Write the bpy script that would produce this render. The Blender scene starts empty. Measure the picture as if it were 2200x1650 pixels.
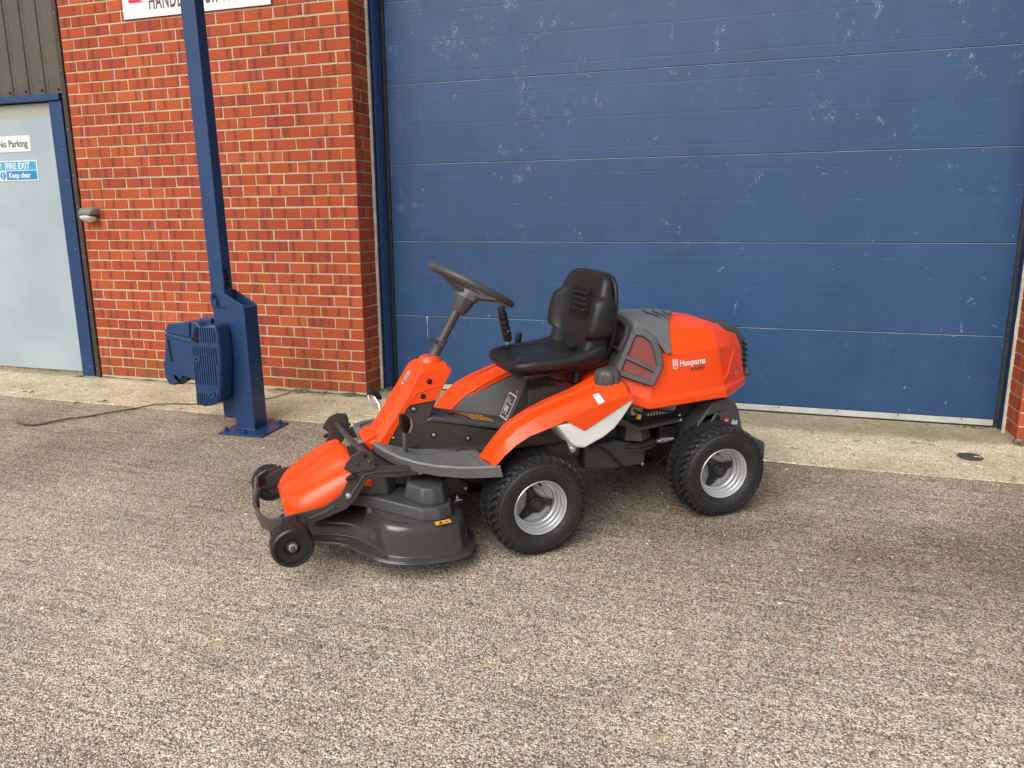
import bpy, bmesh, math, random
import numpy as np
from mathutils import Vector, Matrix

# ------------------------------------------------------------------ camera, light, exposure
S = bpy.context.scene
C = S.collection
cam_data = bpy.data.cameras.new('camera')
cam = bpy.data.objects.new('camera', cam_data); C.objects.link(cam); S.camera = cam
cam_data.sensor_fit = 'HORIZONTAL'; cam_data.sensor_width = 36.0
cam_data.lens = 36.0 * 1636.6 / 2200.0
cam_data.clip_start = 0.05; cam_data.clip_end = 300
_R = Matrix(((0.9507, 0.31005, -0.00603), (0.05995, -0.20284, -0.97737), (-0.30425, 0.92883, -0.21143)))
_cw = Matrix((_R[0], -_R[1], -_R[2])).transposed()
cam.matrix_world = Matrix.Translation((2.58504912, -4.62227587, 1.1870332)) @ _cw.to_4x4()

world = bpy.data.worlds.new('World'); S.world = world; world.use_nodes = True
wn = world.node_tree; wn.nodes.clear()
sky = wn.nodes.new('ShaderNodeTexSky'); sky.sky_type = 'NISHITA'; sky.sun_disc = False
SUN_EL = math.radians(45); SUN_AZ = math.radians(194)
sky.sun_elevation = SUN_EL; sky.sun_rotation = SUN_AZ
sky.air_density = 1.0; sky.dust_density = 4.0; sky.ozone_density = 1.0
hs = wn.nodes.new('ShaderNodeHueSaturation'); hs.inputs['Saturation'].default_value = 0.30
bg = wn.nodes.new('ShaderNodeBackground'); bg.inputs['Strength'].default_value = 0.125
wo = wn.nodes.new('ShaderNodeOutputWorld')
wn.links.new(sky.outputs[0], hs.inputs['Color']); wn.links.new(hs.outputs[0], bg.inputs['Color'])
wn.links.new(bg.outputs[0], wo.inputs['Surface'])
sl = bpy.data.lights.new('sun', 'SUN'); sl.energy = 2.3; sl.angle = math.radians(60); sl.color = (1.0, 0.96, 0.90)
sun = bpy.data.objects.new('sun', sl); C.objects.link(sun)
sd = Vector((math.sin(SUN_AZ) * math.cos(SUN_EL), math.cos(SUN_AZ) * math.cos(SUN_EL), math.sin(SUN_EL)))
sun.rotation_euler = sd.to_track_quat('Z', 'Y').to_euler()
S.view_settings.view_transform = 'Standard'; S.view_settings.look = 'None'
S.view_settings.exposure = 0.02; S.view_settings.gamma = 1.0; S.view_settings.use_curve_mapping = False
S.render.engine = 'CYCLES'
rnd = random.Random(7); nr = np.random.default_rng(7)

# ------------------------------------------------------------------ materials
class NT:
    def __init__(s, name):
        s.m = bpy.data.materials.new(name); s.m.use_nodes = True
        s.t = s.m.node_tree; s.b = s.t.nodes['Principled BSDF']; s.L = s.t.links
    def n(s, typ, **kw):
        x = s.t.nodes.new('ShaderNode' + typ)
        for k, v in kw.items():
            if k.startswith('i_'):
                x.inputs[k[2:].replace('_', ' ')].default_value = v
            else: setattr(x, k, v)
        return x
    def l(s, a, b): s.L.new(a, b)
    def coord(s, which='Object', scale=(1, 1, 1)):
        c = s.n('TexCoord'); mp = s.n('Mapping'); mp.inputs['Scale'].default_value = scale
        s.l(c.outputs[which], mp.inputs[0]); return mp.outputs[0]
    def noise(s, vec, scale, detail=4, rough=.55, dist=0):
        x = s.n('TexNoise'); x.inputs['Scale'].default_value = scale; x.inputs['Detail'].default_value = detail
        x.inputs['Roughness'].default_value = rough; x.inputs['Distortion'].default_value = dist
        s.l(vec, x.inputs['Vector']); return x.outputs['Fac']
    def ramp(s, fac, stops, interp='LINEAR'):
        r = s.n('ValToRGB'); cr = r.color_ramp; cr.interpolation = interp
        while len(cr.elements) > 1: cr.elements.remove(cr.elements[-1])
        for i, (p, c) in enumerate(stops):
            if isinstance(c, (int, float)): c = (c, c, c)
            e = cr.elements[0] if i == 0 else cr.elements.new(p)
            e.position = p; e.color = (*c, 1)
        if fac is not None: s.l(fac, r.inputs[0])
        return r.outputs[0]
    def mix(s, fac, a, b, mode='MIX'):
        x = s.n('Mix', data_type='RGBA', blend_type=mode)
        for v, i in ((fac, 0), (a, 6), (b, 7)):
            if isinstance(v, (int, float)): x.inputs[i].default_value = v
            elif isinstance(v, tuple): x.inputs[i].default_value = (*v, 1)
            else: s.l(v, x.inputs[i])
        return x.outputs[2]
    def math(s, op, a, b=None, clamp=False):
        x = s.n('Math', operation=op, use_clamp=clamp)
        for v, i in ((a, 0), (b, 1)):
            if v is None: continue
            if isinstance(v, (int, float)): x.inputs[i].default_value = v
            else: s.l(v, x.inputs[i])
        return x.outputs[0]
    def bump(s, h, strength, dist=.002, prev=None):
        x = s.n('Bump'); x.inputs['Strength'].default_value = strength; x.inputs['Distance'].default_value = dist
        s.l(h, x.inputs['Height'])
        if prev: s.l(prev, x.inputs['Normal'])
        s.l(x.outputs[0], s.b.inputs['Normal']); return x.outputs[0]
    def out(s, col=None, rough=None, metal=None, coat=None, spec=None):
        if spec is not None: s.b.inputs['Specular IOR Level'].default_value = spec
        for v, k in ((col, 'Base Color'), (rough, 'Roughness'), (metal, 'Metallic'), (coat, 'Coat Weight')):
            if v is None: continue
            if isinstance(v, tuple): s.b.inputs[k].default_value = (*v, 1)
            elif isinstance(v, (int, float)): s.b.inputs[k].default_value = v
            else: s.l(v, s.b.inputs[k])
        return s.m

def plain(name, col, rough=.5, metal=0., var=.12, scale=6, bump=0, bscale=300, coat=0, rvar=.12, dirt=None):
    m = NT(name); v = m.coord()
    f = m.noise(v, scale, 5, .6)
    lo = tuple(max(0, c * (1 - var)) for c in col); hi = tuple(min(1, c * (1 + var)) for c in col)
    c = m.ramp(f, [(.3, lo), (.7, hi)])
    if dirt:
        d = m.ramp(m.noise(v, scale * 2.3, 6, .7, .5), [(.52, 0), (.72, dirt[1])])
        c = m.mix(d, c, dirt[0])
    r = m.ramp(m.noise(v, scale * 3, 4), [(.3, max(0, rough - rvar)), (.7, min(1, rough + rvar))])
    m.out(c, r, metal, coat)
    if bump: m.bump(m.noise(v, bscale, 3), bump, .001)
    return m.m

M = {}
M['orange'] = plain('orange_gloss_plastic', (.95, .072, .003), .31, var=.03, bump=.04, bscale=60, coat=.15, rvar=.05, scale=3)
M['red_deep'] = plain('dark_red_plastic', (.42, .012, .006), .4, var=.1)
M['plastic'] = plain('dark_grey_plastic', (.062, .063, .065), .42, var=.1, bump=.25, bscale=900, dirt=((.16, .15, .14), .12))
M['plastic_light'] = plain('mid_grey_plastic', (.150, .154, .158), .45, var=.1, bump=.25, bscale=900, dirt=((.22, .2, .18), .18))
M['steel_dark'] = plain('brown_black_powder_coated_steel', (.056, .048, .046), .38, var=.12, bump=.1, bscale=500, dirt=((.12, .1, .09), .15))
M['deck'] = plain('glossy_dark_deck_paint', (.050, .046, .046), .2, var=.1, bump=.05, bscale=40, coat=.6, rvar=.06, dirt=((.14, .13, .12), .12))
M['black'] = plain('black_plastic', (.013, .013, .014), .42, var=.15, bump=.15, bscale=700)
M['seat'] = plain('black_vinyl', (.010, .0105, .012), .44, var=.15, bump=.35, bscale=1400, rvar=.07)
M['void'] = plain('unlit_black', (.004, .004, .004), .9)
M['rubber'] = plain('tyre_rubber', (.0165, .0165, .0175), .58, var=.2, bump=.2, bscale=500, dirt=((.085, .072, .055), .25), scale=14)
M['rim'] = plain('silver_painted_rim', (.55, .56, .58), .32, .55, var=.05, dirt=((.3, .28, .25), .1))
M['zinc'] = plain('zinc_plated_steel', (.62, .63, .65), .3, .9, var=.1)
M['white'] = plain('white_print', (.78, .78, .78), .5, var=.03)
M['label_grey'] = plain('pale_grey_print', (.5, .52, .53), .5, var=.03)
M['dark_print'] = plain('dark_print', (.06, .055, .055), .5, var=.03)
M['yellow'] = plain('yellow_warning_label', (.75, .38, .02), .5, var=.06)
M['blue_dot'] = plain('blue_print', (.15, .35, .6), .5)
M['red_print'] = plain('red_print', (.7, .02, .05), .5, var=.03)
M['engine'] = plain('cast_aluminium_engine', (.36, .34, .31), .5, .4, var=.2, bump=.3, bscale=300, dirt=((.08, .07, .06), .5))
# translucent white tank
t = NT('white_tank_plastic'); v = t.coord()
g = t.ramp(t.noise(v, 5), [(.3, (.76, .765, .755)), (.7, (.82, .83, .825))])
t.out(g, .38); t.b.inputs['Subsurface Weight'].default_value = .25
t.b.inputs['Subsurface Radius'].default_value = (.02, .015, .01); M['tank'] = t.m
# intake mesh
t = NT('red_intake_mesh'); uv = t.n('TexCoord').outputs['UV']
mp = t.n('Mapping'); mp.inputs['Rotation'].default_value = (0, 0, .78); t.l(uv, mp.inputs[0])
vo = t.n('TexVoronoi', feature='DISTANCE_TO_EDGE'); vo.inputs['Scale'].default_value = 150; vo.inputs['Randomness'].default_value = .12
t.l(mp.outputs[0], vo.inputs['Vector'])
e = t.ramp(vo.outputs['Distance'], [(.20, 0), (.28, 1)])
t.out(t.mix(e, (.022, .02, .02), (.62, .055, .022)), .5); t.bump(vo.outputs['Distance'], .6, .002); M['mesh_red'] = t.m
t = NT('black_intake_mesh'); uv = t.n('TexCoord').outputs['UV']
vo = t.n('TexVoronoi', feature='DISTANCE_TO_EDGE'); vo.inputs['Scale'].default_value = 130; vo.inputs['Randomness'].default_value = .12
t.l(uv, vo.inputs['Vector'])
e = t.ramp(vo.outputs['Distance'], [(.16, 0), (.26, 1)])
t.out(t.mix(e, (.085, .06, .06), (.006, .005, .005)), .5); t.bump(vo.outputs['Distance'], .6, .002); M['mesh_black'] = t.m

def painted(name, base, chalk=0, rough=.38, scuff=False):
    m = NT(name); v = m.coord()
    f = m.noise(v, 1.3, 5, .6); lo = tuple(c * .88 for c in base); hi = tuple(c * 1.14 for c in base)
    c = m.ramp(f, [(.3, lo), (.7, hi)])
    if scuff:
        w = m.n('NewGeometry').outputs['Position']
        sep = m.n('SeparateXYZ'); m.l(w, sep.inputs[0])
        mp = m.n('Mapping'); mp.inputs['Scale'].default_value = (1.25, 1, .95); m.l(w, mp.inputs[0])
        st = m.n('Mapping'); st.inputs['Scale'].default_value = (7, 1, .55); m.l(w, st.inputs[0])
        streak = m.ramp(m.noise(st.outputs[0], 2.0, 5, .6), [(.35, 0), (.75, 1)])
        hazy = m.math('MULTIPLY', m.ramp(m.noise(mp.outputs[0], 1.6, 4, .6, .5), [(.35, 0), (.7, 1)]), .22)
        c = m.mix(hazy, c, tuple(min(1, b * 1.5 + .016) for b in base))
        c = m.mix(m.math('MULTIPLY', streak, .20), c, tuple(min(1, b * 1.4 + .016) for b in base))
        # large clusters that lie mostly high on the door, broken into fine chips
        big = m.noise(mp.outputs[0], 2.6, 3, .55, .9)
        hgt = m.n('MapRange'); hgt.inputs[1].default_value = .6; hgt.inputs[2].default_value = 2.4
        hgt.inputs[3].default_value = -.10; hgt.inputs[4].default_value = .045
        m.l(sep.outputs[2], hgt.inputs[0])
        big = m.math('ADD', big, hgt.outputs[0])
        clus = m.ramp(big, [(.56, 0), (.66, 1)])
        med = m.ramp(m.noise(mp.outputs[0], 11, 4, .7, .4), [(.50, 0), (.64, 1)])
        fine = m.ramp(m.noise(mp.outputs[0], 95, 3, .7), [(.50, 0), (.60, 1)])
        chips = m.math('MULTIPLY', m.math('MULTIPLY', clus, med), fine)
        # isolated chips all over
        iso = m.math('MULTIPLY', m.ramp(m.noise(mp.outputs[0], 9, 3, .8, .8), [(.652, 0), (.70, 1)]), m.ramp(m.noise(mp.outputs[0], 70, 2, .6), [(.48, 0), (.6, .8)]))
        c = m.mix(m.math('MULTIPLY', chips, .62), c, (.42, .47, .52))
        c = m.mix(m.math('MULTIPLY', iso, .6), c, (.40, .46, .52))
        r = m.ramp(m.noise(v, 5, 4), [(.3, rough - .06), (.7, rough + .1)])
        r = m.math('ADD', r, m.math('MULTIPLY', chips, .3))
        m.out(c, r); m.bump(m.noise(w, 160, 3), .12, .001)
    else:
        sp = m.ramp(m.noise(v, 60, 3, .7), [(.69, 0), (.74, .6)])
        c = m.mix(sp, c, (.30, .33, .38))
        m.out(c, m.ramp(m.noise(v, 8, 4), [(.3, rough - .08), (.7, rough + .08)])); m.bump(m.noise(v, 120, 3), .18, .0015)
    return m.m
M['blue_door'] = painted('weathered_blue_door_paint', (.0155, .057, .148), rough=.40, scuff=True)
M['blue_post'] = painted('blue_gloss_post_paint', (.015, .049, .135), rough=.33)
M['blue_jamb'] = painted('deep_blue_frame_paint', (.010, .034, .120), rough=.42)
M['rust'] = plain('rust_primer_edge', (.16, .05, .03), .7, var=.5, scale=20)
M['pedal_brown'] = plain('brown_black_pedal', (.020, .013, .012), .28, var=.3)
M['cream'] = plain('cream_sealant', (.66, .60, .44), .7, var=.2, scale=20, bump=.3, bscale=80)
M['gasket'] = plain('black_rubber_gasket', (.018, .018, .015), .6, var=.4, scale=12, dirt=((.12, .11, .06), .4))
M['alu'] = plain('worn_aluminium_strip', (.58, .58, .56), .45, .25, var=.12, scale=8, dirt=((.4, .38, .33), .5))
M['seam_pale'] = plain('bare_seam_edge', (.40, .44, .48), .5, .1, var=.4, scale=4, dirt=((.62, .64, .64), .5))
M['brown'] = plain('brown_cladding_paint', (.095, .074, .058), .42, var=.1, scale=4, dirt=((.19, .17, .15), .2))
M['brown_dark'] = plain('dark_brown_flashing', (.050, .036, .030), .42, var=.15, scale=4, dirt=((.13, .12, .1), .15))
m = NT('blue_grey_door_leaf'); v = m.coord()
c = m.ramp(m.noise(v, 1.6, 6, .6), [(.3, (.33, .40, .44)), (.7, (.42, .50, .54))])
c = m.mix(m.ramp(m.noise(v, 26, 4, .7), [(.62, 0), (.72, .5)]), c, (.26, .28, .24))
sx_ = m.n('SeparateXYZ'); m.l(v, sx_.inputs[0])
tz = m.n('MapRange'); tz.inputs[1].default_value = 1.955; tz.inputs[2].default_value = 1.975; tz.inputs[3].default_value = 0; tz.inputs[4].default_value = .8
m.l(m.math('ADD', sx_.outputs[2], m.math('MULTIPLY', m.math('SUBTRACT', m.noise(v, 14, 5, .7), .5), .05)), tz.inputs[0])
c = m.mix(tz.outputs[0], c, (.40, .38, .30))
m.out(c, .45); m.bump(m.noise(v, 90, 3), .1, .001); M['leaf_grey'] = m.m
M['sign_white'] = plain('white_sign_face', (.80, .80, .80), .4, var=.02)
M['sign_blue'] = plain('sign_blue', (.02, .24, .58), .4, var=.03)
M['sign_cyan'] = plain('sign_light_blue', (.05, .38, .60), .4, var=.03)
M['sign_text'] = plain('sign_grey_letters', (.075, .07, .07), .5, var=.03)
M['lamp_grey'] = plain('weathered_grey_plastic', (.20, .19, .17), .55, var=.2, scale=30)
M['lamp_glass'] = plain('milky_diffuser', (.66, .66, .64), .25, var=.06)

def brick_mat():
    m = NT('red_wirecut_brick')
    oi = m.n('ObjectInfo').outputs['Random']; gi = m.n('NewGeometry').outputs['Random Per Island']
    at = m.n('Attribute', attribute_name='seed').outputs['Fac']
    rr = m.math('FRACT', m.math('ADD', m.math('ADD', oi, gi), at))
    r2 = m.math('FRACT', m.math('MULTIPLY', rr, 17.31)); r3 = m.math('FRACT', m.math('MULTIPLY', rr, 41.7))
    base = m.ramp(rr, [(0, (.47, .098, .038)), (.2, (.39, .072, .034)), (.42, (.51, .108, .040)), (.60, (.43, .080, .032)), (.70, (.36, .066, .038)), (.78, (.45, .088, .035)),
                       (.92, (.49, .098, .034)), (1, (.56, .140, .054))])
    uv = m.n('UVMap').outputs[0]; sp = m.n('SeparateXYZ'); m.l(uv, sp.inputs[0])
    w = m.n('NewGeometry').outputs['Position']
    cx = m.n('CombineXYZ'); m.l(m.math('ADD', sp.outputs[0], m.math('MULTIPLY', r2, 3)), cx.inputs[0]); m.l(m.math('MULTIPLY', rr, 9), cx.inputs[1])
    wob = m.noise(w, 30, 3)
    # kiln bands: dark blue-brown vertical stripes across the brick
    def band(pos, width, amp):
        d = m.math('ABSOLUTE', m.math('SUBTRACT', m.math('ADD', sp.outputs[0], m.math('MULTIPLY', m.math('SUBTRACT', wob, .5), .02)), pos))
        b = m.n('MapRange'); b.inputs[1].default_value = 0; b.inputs[2].default_value = width; b.inputs[3].default_value = amp; b.inputs[4].default_value = 0
        b.interpolation_type = 'SMOOTHSTEP'; m.l(d, b.inputs[0]); return b.outputs[0]
    p1 = m.math('ADD', .03, m.math('MULTIPLY', r2, .16)); p2 = m.math('ADD', m.math('MULTIPLY', r3, .5), .02)
    b = m.math('MAXIMUM', band(p1, .022, .85), band(p2, .030, .6))
    b = m.math('MULTIPLY', b, m.ramp(m.noise(w, 55, 4, .7), [(.25, .35), (.6, 1)]))
    c = m.mix(b, base, (.095, .040, .045))
    c = m.mix(m.math('MULTIPLY', m.ramp(m.noise(w, 34, 5, .75), [(.35, 0), (.7, 1)]), .42), c, (.30, .07, .045))
    pit = m.ramp(m.noise(w, 150, 3, .75), [(.33, 1), (.42, 0)])
    c = m.mix(m.math('MULTIPLY', pit, .65), c, (.06, .02, .015))
    eff = m.ramp(m.noise(w, 130, 4, .8, .3), [(.62, 0), (.72, .5)])
    c = m.mix(eff, c, (.55, .28, .20))
    # green-brown algae staining that rises from the ground
    sx = m.n('SeparateXYZ'); m.l(w, sx.inputs[0])
    hz = m.n('MapRange'); hz.inputs[1].default_value = 0; hz.inputs[2].default_value = .26; hz.inputs[3].default_value = .62; hz.inputs[4].default_value = 0
    m.l(sx.outputs[2], hz.inputs[0])
    al = m.math('MULTIPLY', hz.outputs[0], m.ramp(m.noise(w, 5, 5, .65), [(.42, 0), (.62, 1)]))
    c = m.mix(al, c, (.14, .10, .035))
    m.out(c, .85, spec=.15); n1 = m.bump(m.noise(w, 210, 4, .7), .55, .0022); m.bump(m.noise(w, 900, 2), .3, .0006, n1)
    return m.m
M['brick'] = brick_mat()
m = NT('buff_mortar'); w = m.n('NewGeometry').outputs['Position']
c = m.ramp(m.noise(w, 140, 5, .75), [(.25, (.30, .25, .15)), (.5, (.54, .465, .315)), (.75, (.72, .64, .47))])
c = m.mix(m.ramp(m.noise(w, 9, 5, .7), [(.58, 0), (.75, .55)]), c, (.20, .17, .06))
m.out(c, .9, spec=.15); m.bump(m.noise(w, 320, 4, .7), .8, .003); M['mortar'] = m.m
m = NT('rubble_mortar'); w = m.n('NewGeometry').outputs['Position']
c = m.ramp(m.noise(w, 60, 6, .75), [(.3, (.035, .032, .022)), (.5, (.13, .12, .085)), (.72, (.34, .32, .24))])
m.out(c, .95); m.bump(m.noise(w, 90, 6, .75), 1.0, .012); M['rubble'] = m.m

def ground_mat(name, apron=False):
    m = NT(name); w = m.n('NewGeometry').outputs['Position']
    sp = m.n('SeparateXYZ'); m.l(w, sp.inputs[0])
    flat = m.n('CombineXYZ'); m.l(sp.outputs[0], flat.inputs[0]); m.l(sp.outputs[1], flat.inputs[1]); F = flat.outputs[0]
    dn = m.n('TexNoise'); dn.inputs['Scale'].default_value = 60; m.l(F, dn.inputs['Vector'])
    dv = m.n('VectorMath', operation='MULTIPLY_ADD'); m.l(dn.outputs['Color'], dv.inputs[0]); dv.inputs[1].default_value = (.006,) * 3; m.l(F, dv.inputs[2])
    def vor(scale):
        x = m.n('TexVoronoi'); x.inputs['Scale'].default_value = scale; m.l(dv.outputs[0], x.inputs['Vector']); return x
    v1 = vor(190); v2 = vor(330); v3 = vor(66)
    def chan(x):
        s = m.n('SeparateColor'); m.l(x.outputs['Color'], s.inputs[0]); return s.outputs
    a = chan(v1); b = chan(v2); d3 = chan(v3)
    if apron:
        st1 = [(0, (.12, .095, .06)), (.17, (.38, .325, .215)), (.42, (.70, .62, .44)), (.7, (.92, .84, .63)), (1, (1.0, .98, .84))]
        st2 = [(0, (.26, .215, .145)), (.5, (.66, .58, .41)), (1, (.95, .88, .68))]
    else:
        st1 = [(0, (.035, .027, .023)), (.16, (.12, .092, .07)), (.32, (.36, .30, .22)), (.5, (.64, .55, .42)), (.70, (.86, .76, .60)), (.86, (1.0, .93, .77)), (1, (1.0, .99, .92))]
        st2 = [(0, (.06, .046, .036)), (.35, (.42, .35, .265)), (.7, (.84, .74, .58)), (1, (1.0, .96, .82))]
    c = m.mix(.32, m.ramp(a[0], st1), m.ramp(b[0], st2))
    # coloured pebbles: rust, ochre, slate, cream
    pc = m.ramp(a[2], [(0, (.50, .13, .04)), (.30, (.52, .30, .08)), (.5, (.10, .105, .11)), (.72, (.72, .62, .40)), (.9, (.045, .04, .045))], 'CONSTANT')
    pm = m.math('MULTIPLY', m.ramp(a[1], [(.86, 0), (.88, 1)]), m.ramp(v1.outputs['Distance'], [(.30, 1), (.5, 0)]))
    c = m.mix(m.math('MULTIPLY', pm, .75 if not apron else .25), c, pc)
    pc3 = m.ramp(d3[2], [(0, (.60, .53, .38)), (.25, (.12, .12, .125)), (.45, (.40, .15, .06)), (.6, (.30, .27, .23)), (.8, (.80, .76, .68))], 'CONSTANT')
    pm3 = m.math('MULTIPLY', m.ramp(d3[1], [(.90, 0), (.92, 1)]), m.ramp(v3.outputs['Distance'], [(.22, 1), (.36, 0)]))
    c = m.mix(m.math('MULTIPLY', pm3, .8 if not apron else .3), c, pc3)
    # paste between stones
    edge = m.ramp(v1.outputs['Distance'], [(.42, 0), (.7, 1)])
    c = m.mix(m.math('MULTIPLY', edge, .6), c, (.13, .105, .08) if not apron else (.30, .26, .18))
    # tamping lines running along the building
    ms = m.n('Mapping'); ms.inputs['Rotation'].default_value = (0, 0, math.radians(4)); ms.inputs['Scale'].default_value = (1.0, 22, 1); m.l(F, ms.inputs[0])
    ln = m.noise(ms.outputs[0], 1.4, 5, .65, .2)
    c = m.mix(.65 if not apron else .35, c, m.ramp(ln, [(.3, (.58, .56, .54)), (.48, (1, 1, 1)), (.72, (1.35, 1.32, 1.26))]), 'MULTIPLY')
    mf = m.n('Mapping'); mf.inputs['Rotation'].default_value = (0, 0, math.radians(-3)); mf.inputs['Scale'].default_value = (9, 85, 1); m.l(F, mf.inputs[0])
    c = m.mix(.75 if not apron else .6, c, m.ramp(m.noise(mf.outputs[0], 1.3, 4, .7, .4), [(.30, (.55, .53, .51)), (.46, (.96, .96, .96)), (.66, (1.25, 1.23, 1.18))]), 'MULTIPLY')
    c = m.mix(1.0, c, (1.14, 1.12, 1.13) if not apron else (1.08, 1.06, 1.04), 'MULTIPLY')
    if not apron:
        # damp soiling band between the apron and the drier foreground
        wob = m.math('MULTIPLY', m.math('SUBTRACT', m.noise(F, .8, 4, .6), .5), 1.6)
        yy = m.math('ADD', sp.outputs[1], wob)
        damp = m.ramp(m.n('MapRange').outputs[0], [(0, 0), (1, 1)])
        mr = m.n('MapRange'); mr.interpolation_type = 'SMOOTHSTEP'
        mr.inputs[1].default_value = -2.7; mr.inputs[2].default_value = -1.35; mr.inputs[3].default_value = 0; mr.inputs[4].default_value = 1
        m.l(yy, mr.inputs[0])
        pat = m.ramp(m.noise(F, 1.1, 6, .62, .4), [(.32, .35), (.62, 1)])
        lf = m.n('MapRange'); lf.inputs[1].default_value = -1.6; lf.inputs[2].default_value = 1.2; lf.inputs[3].default_value = .78; lf.inputs[4].default_value = 1
        m.l(sp.outputs[0], lf.inputs[0])
        bk_ = m.n('MapRange'); bk_.inputs[1].default_value = -1.15; bk_.inputs[2].default_value = -.62; bk_.inputs[3].default_value = 1; bk_.inputs[4].default_value = .72; m.l(yy, bk_.inputs[0])
        dm = m.math('MULTIPLY', m.math('MULTIPLY', mr.outputs[0], pat), m.math('MULTIPLY', lf.outputs[0], bk_.outputs[0]))
        c = m.mix(m.math('MULTIPLY', dm, .90), c, m.mix(1.0, c, (.40, .365, .34), 'MULTIPLY'))
        lg = m.ramp(m.noise(F, 1.7, 5, .6, .3), [(.3, (.84, .83, .82)), (.7, (1.1, 1.09, 1.07))])
        c = m.mix(1.0, c, lg, 'MULTIPLY')
        m.t.nodes.remove(damp.node)
        rough = m.math('SUBTRACT', .85, m.math('MULTIPLY', dm, .12))
    else:
        alg = m.math('MULTIPLY', m.ramp(m.noise(F, 1.6, 6, .65, .3), [(.47, 0), (.66, 1)]), .45)
        c = m.mix(alg, c, (.27, .235, .105))
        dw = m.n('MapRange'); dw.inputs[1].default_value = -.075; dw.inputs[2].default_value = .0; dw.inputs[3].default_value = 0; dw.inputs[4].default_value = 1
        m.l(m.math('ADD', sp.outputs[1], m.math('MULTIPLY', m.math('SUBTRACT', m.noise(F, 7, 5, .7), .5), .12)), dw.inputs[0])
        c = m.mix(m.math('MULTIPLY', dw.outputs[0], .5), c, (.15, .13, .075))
        blot = m.ramp(m.noise(F, 15, 4, .6, .6), [(.60, 0), (.66, .65)])
        mb = m.n('Mapping'); mb.inputs['Scale'].default_value = (.5, 1, 1); m.l(F, mb.inputs[0])
        c = m.mix(blot, c, (.20, .175, .12))
        lg = m.ramp(m.noise(F, 1.1, 5, .6), [(.3, (.80, .79, .77)), (.7, (1.08, 1.08, 1.07))])
        c = m.mix(1.0, c, lg, 'MULTIPLY'); rough = .9
    m.out(c, rough, spec=.15)
    h = m.math('ADD', m.math('MULTIPLY', v1.outputs['Distance'], -1.2), m.math('MULTIPLY', v2.outputs['Distance'], -.35))
    n1 = m.bump(h, 1.0 if not apron else .6, .0045); m.bump(m.noise(F, 14, 5, .6), .3, .012, n1)
    return m.m
M['ground'] = ground_mat('exposed_aggregate_concrete'); M['apron'] = ground_mat('pale_apron_concrete', True)
m = NT('pebble_stone'); at = m.n('Attribute', attribute_name='tint').outputs['Color']
m.out(m.mix(.25, at, m.ramp(m.noise(m.coord(), 400, 3), [(.3, (.1, .1, .1)), (.7, (.5, .47, .42))])), .7); M['pebble'] = m.m
M['joint'] = plain('dirt_in_joint', (.035, .028, .02), .95, var=.5, scale=40, bump=.6, bscale=200)
M['asphalt'] = plain('dark_yard_surface', (.10, .095, .09), .9, var=.2)
M['twig'] = plain('mossy_bark', (.10, .085, .045), .9, var=.5, scale=18, bump=.6, bscale=200, dirt=((.11, .14, .03), .8))
M['leaf'] = plain('dry_brown_leaf', (.15, .075, .040), .8, var=.5, scale=25)
M['leaf_yellow'] = plain('yellow_leaf', (.50, .24, .04), .75, var=.3, scale=25)
M['weed'] = plain('green_weed', (.07, .16, .03), .6, var=.3, scale=25)
M['gum'] = plain('pale_lichen_spot', (.62, .62, .58), .8, var=.15, scale=40)
M['iron'] = plain('brown_iron_cap', (.075, .058, .048), .6, var=.25, scale=30, bump=.4, bscale=150)
M['wall_upper'] = plain('upper_cladding', (.07, .06, .05), .5)

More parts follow.
